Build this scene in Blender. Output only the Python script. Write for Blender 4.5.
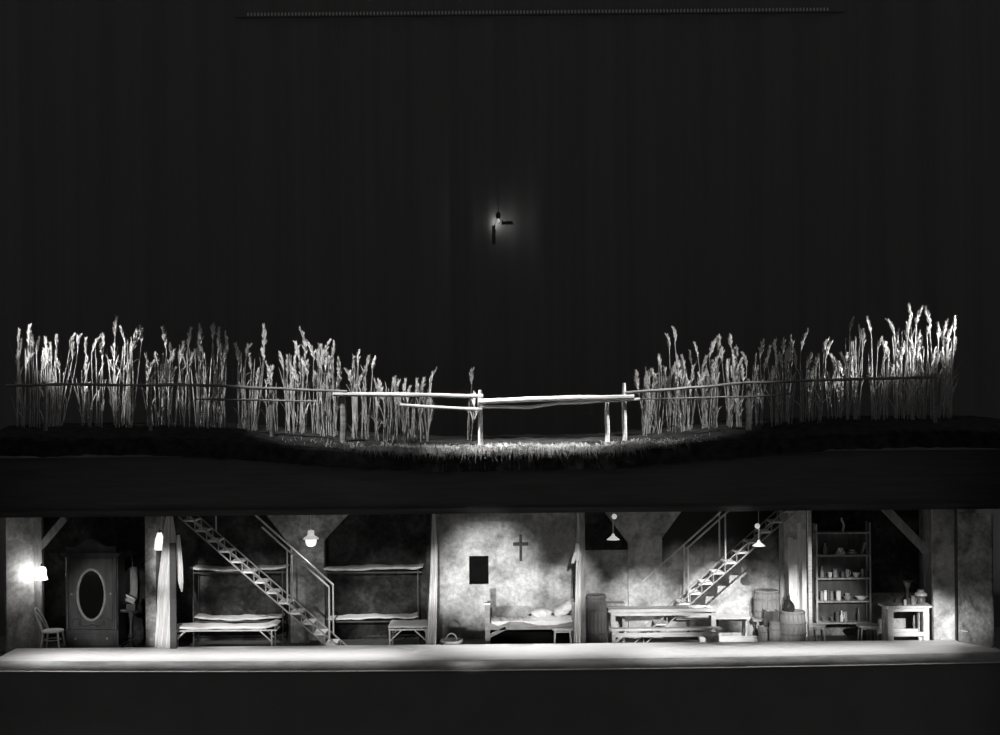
import bpy, bmesh, math, random
import numpy as np
from mathutils import Vector, Matrix, Euler

random.seed(7)
R = random.Random(11)
sc = bpy.context.scene
COL = sc.collection
for o in list(bpy.data.objects):
    bpy.data.objects.remove(o)

# ------------------------------------------------------------------ camera
ROLL = 0.009
HY = 400.0           # image row of the horizon
DIST = 30.0          # camera to the stage lip (Y = 0)
F = 1290.0           # focal length in pixels of a 1000 px wide frame
CZ = (644.0 - HY) / (F / DIST)
cam_d = bpy.data.cameras.new('camera')
cam_d.sensor_fit = 'HORIZONTAL'
cam_d.sensor_width = 36.0
cam_d.lens = F / 1000.0 * 36.0
cam_d.shift_y = (HY - 367.5) / 1000.0
cam_d.clip_end = 300
cam = bpy.data.objects.new('camera', cam_d)
cam.location = (0, -DIST, CZ)
cam.rotation_euler = (math.pi / 2, ROLL, 0)
COL.objects.link(cam)
sc.camera = cam

# ------------------------------------------------------------------ world, exposure
w = bpy.data.worlds.new('dark_theatre')
sc.world = w
w.use_nodes = True
w.node_tree.nodes['Background'].inputs['Color'].default_value = (1.0, 0.97, 0.97, 1)
w.node_tree.nodes['Background'].inputs['Strength'].default_value = 0.068
sc.view_settings.view_transform = 'Standard'
sc.view_settings.look = 'None'
sc.view_settings.exposure = 0.0
sc.view_settings.gamma = 1.0
sc.view_settings.use_curve_mapping = False


def spot(name, loc, target, power, cone, blend=0.6, radius=0.12):
    d = bpy.data.lights.new(name, 'SPOT')
    d.energy = power
    d.spot_size = math.radians(cone)
    d.spot_blend = blend
    d.shadow_soft_size = radius
    o = bpy.data.objects.new(name, d)
    o.location = loc
    o.rotation_euler = (Vector(target) - Vector(loc)).to_track_quat('-Z', 'Y').to_euler()
    COL.objects.link(o)
    return o


# batten of lamps hung over the stage front, above the frame
def batten(x0, x1, y, z, power, width=0.3, spread=8.0):
    d = bpy.data.lights.new('batten_light', 'AREA')
    d.shape = 'RECTANGLE'
    d.size = x1 - x0
    d.size_y = width
    d.energy = power
    d.spread = math.radians(spread)
    o = bpy.data.objects.new('batten_light', d)
    o.location = ((x0 + x1) / 2, y, z)
    COL.objects.link(o)
    return o


batten(-9.4, -2.2, -1.18, 17.0, 38, 0.3, 8.2)
batten(-2.2, 2.8, -1.18, 17.0, 3, 0.3, 8.2)
batten(2.8, 7.4, -1.18, 17.0, 22, 0.3, 8.2)
batten(-10.6, -9.4, -1.18, 17.0, 7.0, 0.3, 8.2)
batten(7.4, 9.4, -1.10, 17.0, 8, 0.3, 8.5)
# unseen front spots, added beyond the camera to brighten single rooms and pieces
spot('unseen_front_spot', (-9.0, -33.0, 9.5), (-9.4, 0.5, 0.9), 17000, 4.0, 0.7)  # added to lift the dark wardrobe
spot('unseen_front_spot', (-6.5, -33.0, 9.5), (-7.70, 0.0, 0.6), 50000, 2.6, 0.8)  # this one and the next added to brighten the tall curtain
spot('unseen_front_spot', (-6.5, -33.0, 9.5), (-7.70, 0.0, 1.75), 50000, 2.0, 0.8)
spot('unseen_front_spot', (-5.0, -33.0, 9.5), (-5.9, 0.6, 0.9), 22000, 4.8, 0.8)
spot('unseen_front_spot', (-2.5, -33.0, 9.5), (-2.7, 0.6, 0.9), 22000, 4.8, 0.8)
spot('unseen_front_spot', (-1.0, -33.0, 9.5), (-0.30, 1.8, 1.45), 26000, 4.8, 1.0)
spot('rail_spotlight', (-1.2, -9.0, 0.0), (-0.35, 1.8, 1.25), 4300, 17, 1.0)
spot('unseen_front_spot', (1.0, -33.0, 9.5), (0.95, 0.7, 0.85), 50000, 3.8, 1.0)
spot('unseen_front_spot', (-1.0, -33.0, 9.5), (-1.58, 0.0, 1.55), 34000, 2.6, 0.8)  # added to brighten the narrow curtain left of the bed
spot('unseen_front_spot', (2.0, -33.0, 9.5), (1.82, 0.0, 1.5), 30000, 2.5, 0.8)  # added to brighten the curtain and garment right of the bed
spot('unseen_front_spot', (4.4, -33.0, 9.5), (3.5, 0.3, 0.6), 66000, 4.4, 1.0)
spot('unseen_front_spot', (3.0, -33.0, 9.5), (6.5, 0.9, 0.6), 46000, 3.4, 0.9)  # added to brighten the casks
spot('unseen_front_spot', (7.0, -33.0, 9.5), (7.9, 0.4, 0.8), 36000, 3.4, 0.8)
spot('unseen_front_spot', (7.0, -33.0, 9.5), (9.9, 0.10, 0.30), 80000, 3.0, 1.0)
spot('unseen_front_spot', (6.0, -33.0, 9.5), (10.65, -0.3, 0.45), 42000, 2.4, 1.0)  # added to brighten the door leaf
# steep beams into the rooms from the forward bridge
spot('bridge_spotlight', (-6.0, -14.0, 13.0), (-6.3, 0.6, 0.55), 13000, 6.8, 0.8)
spot('bridge_spotlight', (-3.6, -14.0, 13.0), (-3.6, 0.7, 0.55), 13000, 7.0, 0.8)
spot('bridge_spotlight', (3.0, -14.0, 13.0), (3.2, 1.3, 0.45), 5200, 7.0, 0.7)
spot('bridge_spotlight', (6.4, -14.0, 13.0), (5.3, 1.6, 0.40), 34000, 7.2, 0.8)
spot('bridge_spotlight', (7.4, -14.0, 13.0), (7.1, 1.1, 0.5), 16000, 5.4, 0.8)
# beams on the fence, grass and reeds
spot('loft_spotlight', (-0.3, -1.3, 17.0), (0.4, 0.6, 5.3), 17000, 25, 1.0)
spot('boom_spotlight', (-13.6, -0.5, 12.0), (0.2, 0.8, 5.2), 34000, 11, 0.9)
spot('boom_spotlight', (13.6, -0.5, 12.0), (2.4, 0.9, 5.2), 16000, 9, 0.9)
spot('loft_spotlight', (-8.0, -4.0, 17.0), (-4.0, 1.8, 6.1), 13000, 24, 1.0)
spot('loft_spotlight', (9.0, -4.0, 17.0), (4.4, 1.8, 6.1), 9500, 21, 1.0)
# side booms behind the masking drapes
spot('boom_spotlight', (-16.0, -0.6, 9.0), (-10.4, 1.9, 7.0), 9000, 22, 0.8)
spot('boom_spotlight', (-16.0, -0.6, 9.0), (-7.4, 1.9, 6.4), 5500, 13, 0.9)
spot('boom_spotlight', (16.0, -0.6, 9.0), (10.2, 1.9, 7.2), 13000, 18, 0.8)


# ------------------------------------------------------------------ pixel -> place
def P(px, py, Y):
    dx, dy = px - 500.0, py - HY
    x = dx - ROLL * dy
    y = dy + ROLL * dx
    s = F / (DIST + Y)
    return Vector((x / s, Y, CZ - y / s))


def PX(px, Y, py=600):
    return P(px, py, Y).x


def PZ(px, py, Y):
    return P(px, py, Y).z


FLOOR = -0.20      # floor of the sunken rooms
CEIL = 3.05
BACK = 1.8

# ------------------------------------------------------------------ materials
MATS = {}


def mat(name, c0, c1=None, rough=0.8, scale=3.0, detail=6.0, stretch=(1, 1, 1), metal=0.0,
        bump=0.0, emit=0.0, lo=0.35, hi=0.65, trans=0.0, spec=0.3):
    if name in MATS:
        return MATS[name]
    m = bpy.data.materials.new(name)
    m.use_nodes = True
    nt = m.node_tree
    b = nt.nodes['Principled BSDF']
    b.inputs['Roughness'].default_value = rough
    b.inputs['Metallic'].default_value = metal
    b.inputs['Specular IOR Level'].default_value = spec
    if c1 is None:
        c1 = c0
    tc = nt.nodes.new('ShaderNodeTexCoord')
    mp = nt.nodes.new('ShaderNodeMapping')
    mp.inputs['Scale'].default_value = stretch
    nz = nt.nodes.new('ShaderNodeTexNoise')
    nz.inputs['Scale'].default_value = scale
    nz.inputs['Detail'].default_value = detail
    nz.inputs['Roughness'].default_value = 0.62
    rp = nt.nodes.new('ShaderNodeValToRGB')
    rp.color_ramp.elements[0].position = lo
    rp.color_ramp.elements[1].position = hi
    rp.color_ramp.elements[0].color = (c0, c0 * 0.985, c0 * 0.97, 1)
    rp.color_ramp.elements[1].color = (c1, c1 * 0.99, c1 * 0.975, 1)
    nt.links.new(tc.outputs['Object'], mp.inputs['Vector'])
    nt.links.new(mp.outputs['Vector'], nz.inputs['Vector'])
    nt.links.new(nz.outputs['Fac'], rp.inputs['Fac'])
    nt.links.new(rp.outputs['Color'], b.inputs['Base Color'])
    if bump:
        bp = nt.nodes.new('ShaderNodeBump')
        bp.inputs['Strength'].default_value = bump
        bp.inputs['Distance'].default_value = 0.02
        nt.links.new(nz.outputs['Fac'], bp.inputs['Height'])
        nt.links.new(bp.outputs['Normal'], b.inputs['Normal'])
    if emit:
        b.inputs['Emission Color'].default_value = (1, 0.98, 0.95, 1)
        b.inputs['Emission Strength'].default_value = emit
    if trans:
        b.inputs['Transmission Weight'].default_value = trans
    MATS[name] = m
    return m


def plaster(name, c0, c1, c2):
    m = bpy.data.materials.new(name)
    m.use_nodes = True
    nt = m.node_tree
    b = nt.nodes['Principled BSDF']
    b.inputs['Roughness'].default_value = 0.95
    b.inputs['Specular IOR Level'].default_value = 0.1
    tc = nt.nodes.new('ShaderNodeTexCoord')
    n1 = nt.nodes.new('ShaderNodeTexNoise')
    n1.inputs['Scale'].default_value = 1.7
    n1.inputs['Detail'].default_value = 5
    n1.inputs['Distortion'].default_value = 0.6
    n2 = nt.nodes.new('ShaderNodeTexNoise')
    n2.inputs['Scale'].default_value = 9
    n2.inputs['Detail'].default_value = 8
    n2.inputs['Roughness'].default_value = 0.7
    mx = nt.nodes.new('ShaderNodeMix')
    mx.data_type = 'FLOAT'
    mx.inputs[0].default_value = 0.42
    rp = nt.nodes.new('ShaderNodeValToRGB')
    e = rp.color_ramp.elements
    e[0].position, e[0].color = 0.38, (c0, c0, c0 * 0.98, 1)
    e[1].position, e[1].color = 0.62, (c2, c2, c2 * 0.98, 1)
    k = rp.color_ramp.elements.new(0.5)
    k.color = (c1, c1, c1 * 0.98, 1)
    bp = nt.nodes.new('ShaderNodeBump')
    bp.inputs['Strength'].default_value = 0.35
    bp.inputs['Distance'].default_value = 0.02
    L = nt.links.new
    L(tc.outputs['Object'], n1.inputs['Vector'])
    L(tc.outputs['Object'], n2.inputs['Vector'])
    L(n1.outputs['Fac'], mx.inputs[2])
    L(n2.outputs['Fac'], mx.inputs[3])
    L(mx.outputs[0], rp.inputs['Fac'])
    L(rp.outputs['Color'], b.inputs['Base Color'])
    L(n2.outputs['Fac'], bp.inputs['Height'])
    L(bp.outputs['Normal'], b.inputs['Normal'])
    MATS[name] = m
    return m


def shaded_top(name, z0, width):
    """pale plaster with shade painted in towards the top, with a ragged edge"""
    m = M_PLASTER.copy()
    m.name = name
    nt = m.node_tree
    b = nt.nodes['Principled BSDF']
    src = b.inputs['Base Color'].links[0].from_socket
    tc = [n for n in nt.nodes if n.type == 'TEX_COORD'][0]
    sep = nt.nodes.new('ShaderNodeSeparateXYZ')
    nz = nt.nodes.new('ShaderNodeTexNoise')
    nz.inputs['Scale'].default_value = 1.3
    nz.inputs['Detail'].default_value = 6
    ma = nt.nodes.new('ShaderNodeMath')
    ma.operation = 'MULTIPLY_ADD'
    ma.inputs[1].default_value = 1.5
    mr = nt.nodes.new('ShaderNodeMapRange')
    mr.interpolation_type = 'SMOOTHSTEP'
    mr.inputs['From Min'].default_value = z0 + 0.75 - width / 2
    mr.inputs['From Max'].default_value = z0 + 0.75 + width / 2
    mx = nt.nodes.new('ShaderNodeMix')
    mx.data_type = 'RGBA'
    mx.inputs['B'].default_value = (0.028, 0.028, 0.027, 1)  # near-black tone of the shade painted under the fascia
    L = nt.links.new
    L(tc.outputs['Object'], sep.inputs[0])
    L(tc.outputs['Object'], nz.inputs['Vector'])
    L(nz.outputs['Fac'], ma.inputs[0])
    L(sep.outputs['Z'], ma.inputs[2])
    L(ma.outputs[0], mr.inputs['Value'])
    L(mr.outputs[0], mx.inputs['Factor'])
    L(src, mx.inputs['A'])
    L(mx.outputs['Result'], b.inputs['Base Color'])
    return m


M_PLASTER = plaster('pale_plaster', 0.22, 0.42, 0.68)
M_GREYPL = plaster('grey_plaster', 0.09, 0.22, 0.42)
M_DARKPL = plaster('dark_plaster', 0.015, 0.035, 0.08)
M_STAGE = mat('stage_paint', 0.70, 0.80, rough=0.75, scale=1.6, stretch=(1, 3, 1), lo=0.3, hi=0.7)
M_NOSE = mat('worn_nosing', 0.30, 0.70, rough=0.8, scale=1.2, stretch=(0.6, 3, 3), lo=0.38, hi=0.68)
M_ROOMFL = mat('dark_boards', 0.05, 0.12, scale=4, stretch=(1, 8, 1))
M_BLACK = mat('black_drape', 0.18, 0.20, rough=1.0, scale=0.7, stretch=(6, 1, 0.1), spec=0.0)
M_FASCIA = mat('black_painted_board', 0.075, 0.10, rough=0.9, scale=2, stretch=(0.3, 1, 6), spec=0.1)
M_EARTH = mat('dark_earth', 0.014, 0.045, rough=1.0, scale=5, bump=0.6, spec=0.05)
M_PIT = mat('pit_black', 0.20, 0.23, rough=1.0, scale=1, spec=0.0)
M_TIMBER = mat('grey_timber', 0.22, 0.42, scale=5, stretch=(3, 3, 0.6), bump=0.2)
M_DKWOOD = mat('dark_polished_wood', 0.035, 0.085, rough=0.35, scale=4, stretch=(2, 2, 0.5), spec=0.5)
M_WOOD = mat('scrubbed_wood', 0.38, 0.58, scale=5, stretch=(0.6, 4, 4), bump=0.1)
M_PALEWOOD = mat('pale_painted_wood', 0.62, 0.76, scale=5, stretch=(0.8, 3, 3))
M_BEDWOOD = mat('brown_bed_wood', 0.20, 0.32, scale=5, stretch=(0.8, 3, 3))
M_LINEN = mat('white_linen', 0.74, 0.86, rough=0.95, scale=6, bump=0.3, spec=0.05)
M_TICK = mat('mattress_ticking', 0.62, 0.80, rough=0.95, scale=8, bump=0.3, spec=0.05)
M_CANVAS = mat('white_canvas', 0.60, 0.84, rough=0.95, scale=3, stretch=(5, 5, 0.6), spec=0.05)
M_IRON = mat('pale_grey_iron', 0.50, 0.68, rough=0.5, scale=9)
M_STAIR = mat('grey_stair_iron', 0.26, 0.40, rough=0.5, scale=9)
M_TREAD = mat('white_worn_tread', 0.74, 0.88, scale=5)
M_DKIRON = mat('dark_iron', 0.05, 0.09, rough=0.5, scale=9)
M_STAVE = mat('barrel_stave', 0.16, 0.36, scale=6, stretch=(5, 5, 0.5), bump=0.2)
M_HOOP = mat('barrel_hoop', 0.14, 0.26, rough=0.5, scale=9)
M_ENAMEL = mat('white_enamel', 0.78, 0.84, rough=0.3, scale=4, spec=0.5)
M_GLOW = mat('lit_lamp_glass', 0.8, 0.85, rough=0.4, emit=3.5)
M_GLOWLO = mat('dim_lamp_glass', 0.8, 0.85, rough=0.4, emit=1.0)
M_OPAL = mat('glowing_opal_white', 0.8, 0.85, rough=0.3, emit=0.45)
M_GLASS = mat('green_black_glass', 0.015, 0.03, rough=0.08, spec=0.8)
M_NIGHT = mat('near_black', 0.006, 0.008, rough=0.9, spec=0.0)
M_JAR = mat('grey_crockery', 0.28, 0.42, rough=0.35, scale=8, spec=0.5)
M_DKJAR = mat('dark_crockery', 0.10, 0.18, rough=0.35, scale=8, spec=0.5)
M_MIRROR = mat('mirror_glass', 0.25, 0.3, rough=0.05, metal=1.0)
M_GILT = mat('worn_gilt_rim', 0.30, 0.42, rough=0.35, scale=8, metal=0.2)
M_STRAW = mat('reed_straw', 0.30, 0.66, rough=0.8, scale=5, stretch=(4, 4, 0.6))
M_PLUME = mat('reed_plume', 0.68, 0.85, rough=0.9, scale=10)
M_GRASS = mat('dry_grass', 0.30, 0.62, rough=0.9, scale=3)
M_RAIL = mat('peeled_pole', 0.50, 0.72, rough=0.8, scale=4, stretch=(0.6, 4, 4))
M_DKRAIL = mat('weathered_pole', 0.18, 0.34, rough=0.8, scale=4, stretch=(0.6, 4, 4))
M_CROSS = mat('dark_cross_wood', 0.05, 0.09, scale=6)
M_COAT = mat('grey_wool', 0.30, 0.45, rough=1.0, scale=8, stretch=(4, 4, 1))
M_STEELRING = mat('white_ring', 0.75, 0.85, rough=0.4)


# ------------------------------------------------------------------ builder
class MB:
    def __init__(self):
        self.v = []
        self.f = []

    def add(self, verts, faces):
        n = len(self.v)
        self.v += [tuple(p) for p in verts]
        self.f += [tuple(i + n for i in q) for q in faces]
        return self

    def box(self, x0, x1, y0, y1, z0, z1):
        v = [(x0, y0, z0), (x1, y0, z0), (x1, y1, z0), (x0, y1, z0),
             (x0, y0, z1), (x1, y0, z1), (x1, y1, z1), (x0, y1, z1)]
        return self.add(v, [(0, 3, 2, 1), (4, 5, 6, 7), (0, 1, 5, 4), (1, 2, 6, 5), (2, 3, 7, 6), (3, 0, 4, 7)])

    def bar(self, a, b, wx, wy, up=None):
        """rectangular bar from a to b; wy is the thickness along world Y"""
        a, b = Vector(a), Vector(b)
        d = (b - a).normalized()
        yv = Vector((0, 1, 0))
        if abs(d.y) > 0.9:
            yv = Vector((0, 0, 1))
        s = d.cross(yv).normalized()
        t = s.cross(d).normalized()
        v = []
        for p in (a, b):
            for (i, j) in ((-1, -1), (1, -1), (1, 1), (-1, 1)):
                v.append(p + s * (i * wx / 2) + t * (j * wy / 2))
        return self.add(v, [(0, 1, 2, 3), (7, 6, 5, 4), (0, 4, 5, 1), (1, 5, 6, 2), (2, 6, 7, 3), (3, 7, 4, 0)])

    def tube(self, pts, r, n=8, cap=True):
        pts = [Vector(p) for p in pts]
        rr = r if isinstance(r, (list, tuple)) else [r] * len(pts)
        v, f = [], []
        ref = Vector((0.13, 0.97, 0.21)).normalized()
        for i, p in enumerate(pts):
            a = pts[max(0, i - 1)]
            b = pts[min(len(pts) - 1, i + 1)]
            d = (b - a)
            d = d.normalized() if d.length > 1e-9 else Vector((0, 0, 1))
            rf = ref if abs(d.dot(ref)) < 0.95 else Vector((1, 0, 0))
            s = d.cross(rf).normalized()
            t = s.cross(d)
            for k in range(n):
                an = 2 * math.pi * k / n
                v.append(p + (s * math.cos(an) + t * math.sin(an)) * rr[i])
        for i in range(len(pts) - 1):
            for k in range(n):
                k2 = (k + 1) % n
                f.append((i * n + k, i * n + k2, (i + 1) * n + k2, (i + 1) * n + k))
        if cap:
            f.append(tuple(range(n))[::-1])
            f.append(tuple((len(pts) - 1) * n + k for k in range(n)))
        return self.add(v, f)

    def lathe(self, c, prof, n=20, wob=0.0, axis='z', flute=0):
        """prof: list of (radius, height)"""
        c = Vector(c)
        v, f = [], []
        for (r, h) in prof:
            for k in range(n):
                an = 2 * math.pi * k / n
                q = r * (1 - (flute if k % 2 else 0))
                if axis == 'z':
                    v.append(c + Vector((q * math.cos(an), q * math.sin(an), h)))
                else:
                    v.append(c + Vector((q * math.cos(an), h, q * math.sin(an))))
        m = len(prof)
        for i in range(m - 1):
            for k in range(n):
                k2 = (k + 1) % n
                f.append((i * n + k, i * n + k2, (i + 1) * n + k2, (i + 1) * n + k))
        f.append(tuple(range(n))[::-1])
        f.append(tuple((m - 1) * n + k for k in range(n)))
        return self.add(v, f)

    def prism(self, poly, y0, y1):
        """poly in (x, z), extruded along Y"""
        n = len(poly)
        v = [(x, y0, z) for x, z in poly] + [(x, y1, z) for x, z in poly]
        f = [tuple(range(n)), tuple(range(2 * n - 1, n - 1, -1))]
        for i in range(n):
            j = (i + 1) % n
            f.append((i, i + n, j + n, j))
        return self.add(v, f)

    def zprism(self, poly, z0, z1):
        n = len(poly)
        v = [(x, y, z0) for x, y in poly] + [(x, y, z1) for x, y in poly]
        f = [tuple(range(n))[::-1], tuple(range(n, 2 * n))]
        for i in range(n):
            j = (i + 1) % n
            f.append((i, j, j + n, i + n))
        return self.add(v, f)

    def ring(self, c, rx, rz, r, n=32, m=6):
        """elliptical torus in the XZ plane"""
        c = Vector(c)
        v, f = [], []
        for i in range(n):
            a = 2 * math.pi * i / n
            for k in range(m):
                b = 2 * math.pi * k / m
                v.append(c + Vector(((rx + r * math.cos(b)) * math.cos(a), r * math.sin(b), (rz + r * math.cos(b)) * math.sin(a))))
        for i in range(n):
            for k in range(m):
                i2, k2 = (i + 1) % n, (k + 1) % m
                f.append((i * m + k, i2 * m + k, i2 * m + k2, i * m + k2))
        return self.add(v, f)

    def grid_solid(self, rows, thick):
        """rows: list of rows of points; closed slab with thickness along Y"""
        nr, nc = len(rows), len(rows[0])
        v = [Vector(p) for r in rows for p in r]
        v += [Vector(p) + Vector((0, thick, 0)) for r in rows for p in r]
        N = nr * nc
        f = []
        for i in range(nr - 1):
            for j in range(nc - 1):
                a, b, c, d = i * nc + j, i * nc + j + 1, (i + 1) * nc + j + 1, (i + 1) * nc + j
                f.append((a, d, c, b))
                f.append((a + N, b + N, c + N, d + N))
        for i in range(nr - 1):
            a, d = i * nc, (i + 1) * nc
            f.append((a, a + N, d + N, d))
            a, d = i * nc + nc - 1, (i + 1) * nc + nc - 1
            f.append((a, d, d + N, a + N))
        for j in range(nc - 1):
            a, b = j, j + 1
            f.append((a, b, b + N, a + N))
            a, b = (nr - 1) * nc + j, (nr - 1) * nc + j + 1
            f.append((a, a + N, b + N, b))
        return self.add(v, f)

    def slab(self, x0, x1, y0, y1, zf, th, seed=0, wav=0.012, nx=26, end=0.4):
        """soft mattress / cushion: rounded cross-section swept along X; zf(t) gives the top height"""
        rg = random.Random(seed)
        ph = [rg.uniform(0, 6.28) for _ in range(4)]
        prof = []
        for k in range(14):
            a = 2 * math.pi * k / 14
            ca, sa = math.cos(a), math.sin(a)
            prof.append((math.copysign(abs(ca) ** 0.45, ca), math.copysign(abs(sa) ** 0.6, sa)))
        v, f = [], []
        yc, hy = (y0 + y1) / 2, (y1 - y0) / 2
        for i in range(nx + 1):
            t = i / nx
            x = x0 + (x1 - x0) * t
            k = 1.0
            if i == 0 or i == nx:
                k = end
            top = zf(t)
            for (a, b) in prof:
                y = yc + a * hy * (0.97 if k < 1 else 1)
                z = top - th / 2 + b * th / 2 * k
                z += wav * (math.sin(9 * t + ph[0] + a) + 0.6 * math.sin(23 * t + ph[1]) + 0.4 * math.sin(41 * t + ph[2] + 2 * b))
                v.append((x, y + 0.3 * wav * math.sin(31 * t + ph[3]), z))
        n = 14
        for i in range(nx):
            for k in range(n):
                k2 = (k + 1) % n
                f.append((i * n + k, (i + 1) * n + k, (i + 1) * n + k2, i * n + k2))
        f.append(tuple(range(n)))
        f.append(tuple(nx * n + k for k in range(n))[::-1])
        return self.add(v, f)

    def mesh(self, name, m, org=(0, 0, 0), smooth=True):
        org = Vector(org)
        me = bpy.data.meshes.new(name)
        me.from_pydata([tuple(Vector(p) - org) for p in self.v], [], self.f)
        bm = bmesh.new()
        bm.from_mesh(me)
        bmesh.ops.recalc_face_normals(bm, faces=bm.faces)
        bm.to_mesh(me)
        bm.free()
        me.materials.append(m)
        if smooth:
            me.polygons.foreach_set('use_smooth', [True] * len(me.polygons))
            me.set_sharp_from_angle(angle=math.radians(40))
        return me

    def build(self, name, m, parent=None, smooth=True):
        org = ORG.get(parent, Vector((0, 0, 0))) if parent else Vector((0, 0, 0))
        if parent is None and self.v:
            xs = np.array([tuple(p) for p in self.v])
            lo, hi = xs.min(0), xs.max(0)
            org = Vector(((lo[0] + hi[0]) / 2, (lo[1] + hi[1]) / 2, lo[2]))
        o = bpy.data.objects.new(name, self.mesh(name, m, org, smooth))
        COL.objects.link(o)
        if parent is None:
            o.location = org
        else:
            o.parent = parent
        ORG[o] = org
        return o


ORG = {}


def tag(o, label=None, cat=None, group=None, kind=None):
    if label:
        o['label'] = label
    if cat:
        o['category'] = cat
    if group:
        o['group'] = group
    if kind:
        o['kind'] = kind
    return o


def thing(name, loc, label, cat, group=None):
    o = bpy.data.objects.new(name, None)
    o.empty_display_size = 0.1
    o.location = loc
    COL.objects.link(o)
    ORG[o] = Vector(loc)
    return tag(o, label, cat, group)


def structure(name, mb, m, label=None, parent=None):
    o = mb.build(name, m, parent)
    if parent is None:
        o['kind'] = 'structure'
        if label:
            o['label'] = label
    return o


# ================================================================== SETTING
# stage apron with a bowed, rounded front
def front_y(x):
    return -1.80 + 0.36 * (x / 11.0) ** 2


mb = MB()
cols = np.linspace(-11.3, 11.12, 61)
prof = [(0.0, 'b', -0.22), (0.0, 'b', 0.0)]
rows = []
for x in cols:
    fy = front_y(x)
    rows.append([(x, 0.0, FLOOR - 0.1), (x, 0.0, 0.0), (x, fy * 0.5, 0.0), (x, fy, 0.0)])
nc = 4
V = [p for r in rows for p in r]
Fc = []
for i in range(len(rows) - 1):
    for j in range(nc - 1):
        Fc.append((i * nc + j, i * nc + j + 1, (i + 1) * nc + j + 1, (i + 1) * nc + j))
mb.add(V, Fc)
floor = structure('floor', mb, M_STAGE, 'pale painted stage floor in front of the rooms')
mb = MB()
rows = []
for x in cols:
    fy = front_y(x)
    r = [(x, fy, 0.0)]
    for k in range(1, 7):
        a = k / 6 * math.pi / 2
        r.append((x, fy - 0.16 * math.sin(a), -0.15 * (1 - math.cos(a))))
    r.append((x, fy - 0.16, -0.20))
    rows.append(r)
nc = len(rows[0])
mb.add([p for r in rows for p in r], [(i * nc + j, i * nc + j + 1, (i + 1) * nc + j + 1, (i + 1) * nc + j)
                                      for i in range(len(rows) - 1) for j in range(nc - 1)])
structure('trim_1', mb, M_NOSE, 'rounded worn nosing along the stage edge')
mb = MB()
mb.tube([(x, front_y(x) - 0.172, -0.2) for x in cols], 0.014, 6)
structure('trim_2', mb, M_STAGE, 'thin pale bead under the stage edge')
mb = MB()
rows = [[(x, front_y(x) - 0.15, -0.2), (x, front_y(x) - 0.15, -2.4)] for x in cols]
mb.add([p for r in rows for p in r], [(i * 2, i * 2 + 1, i * 2 + 3, i * 2 + 2) for i in range(len(rows) - 1)])
structure('wall_pit', mb, M_PIT, 'black front wall of the stage')
structure('floor_pit', MB().box(-32, 32, -31, 18, -2.5, -2.4), M_PIT, 'black orchestra pit floor')
structure('floor_rooms', MB().box(-11.9, 11.1, 0.0, 2.4, FLOOR - 0.15, FLOOR), M_ROOMFL, 'dark board floor of the rooms')
structure('ceiling', MB().box(-11.6, 11.6, 0.0, 2.6, CEIL, CEIL + 0.12), M_FASCIA, 'black underside of the upper stage')
mb = MB()
mb.box(-12.2, 12.2, -0.12, 0.0, CEIL, 4.42)
fas = structure('wall_fascia', mb, M_FASCIA, 'black fascia above the rooms')
mb = MB().box(-12.2, 12.2, -0.15, -0.12, CEIL + 0.05, CEIL + 0.13)
structure('moulding', mb, M_FASCIA, None, fas)
# masking and backdrop
mb = MB()
rows = []
for z in (-2.4, 24):
    rows.append([(x, 15 + 0.12 * math.sin(x * 3.1) + 0.05 * math.sin(x * 7.3), z) for x in np.linspace(-26, 26, 261)])
mb.grid_solid(rows, 0.03)
structure('wall_backdrop', mb, M_BLACK, 'black pleated drape behind the reeds')
for s, xe in ((-1, -11.6), (1, 11.2)):
    mb = MB()
    xs = np.linspace(xe, xe + s * 8, 60)
    mb.grid_solid([[(x, -2.45 + 0.06 * math.sin(x * 6), z) for x in xs] for z in (-2.4, 22)], 0.03)
    structure('wall_leg_left' if s < 0 else 'wall_leg_right', mb, M_BLACK, 'black masking drape at the side of the stage')


# terrain
def smooth(t):
    t = max(0.0, min(1.0, t))
    return t * t * (3 - 2 * t)


def hnoise(x, y):
    return (math.sin(x * 1.7 + 0.4) * math.cos(y * 2.1 + x * 0.3) * 0.5 + math.sin(x * 4.3 + y * 1.9) * 0.3
            + math.sin(x * 9.1 - y * 6.3) * 0.2)


def G(x, y):
    g = 4.46 + 0.44 * smooth((abs(x) - 1.2) / 7.6)
    g += 0.13 * max(0, min(y, 1.8))
    return g + 0.03 * hnoise(x, y)


mb = MB()
xs = np.linspace(-12.2, 12.2, 150)
ys = [-0.22, -0.2, -0.1, 0.05, 0.25, 0.5, 0.8, 1.1, 1.5, 2.0, 2.6, 3.4, 4.4, 6.0]
rows = []
for j, y in enumerate(ys):
    rows.append([(x, y - (0.05 * hnoise(x * 2, 3) if j < 2 else 0), G(x, y) - (0.42 if j == 0 else 0.06 if j == 1 else 0) + 0.02 * R.uniform(-1, 1)) for x in xs])
nc = len(xs)
mb.add([p for r in rows for p in r], [(i * nc + j, i * nc + j + 1, (i + 1) * nc + j + 1, (i + 1) * nc + j)
                                      for i in range(len(rows) - 1) for j in range(nc - 1)])
ground = structure('ground', mb, M_EARTH, 'dark earth bank of the upper stage')

# ------------------------------------------------------------------ room walls
def wallbox(name, px0, px1, y0, y1, m, label, z0=FLOOR, z1=CEIL, yref=None):
    yr = y0 if yref is None else yref
    return structure(name, MB().box(PX(px0, yr), PX(px1, yr), y0, y1, z0, z1), m, label)


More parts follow.
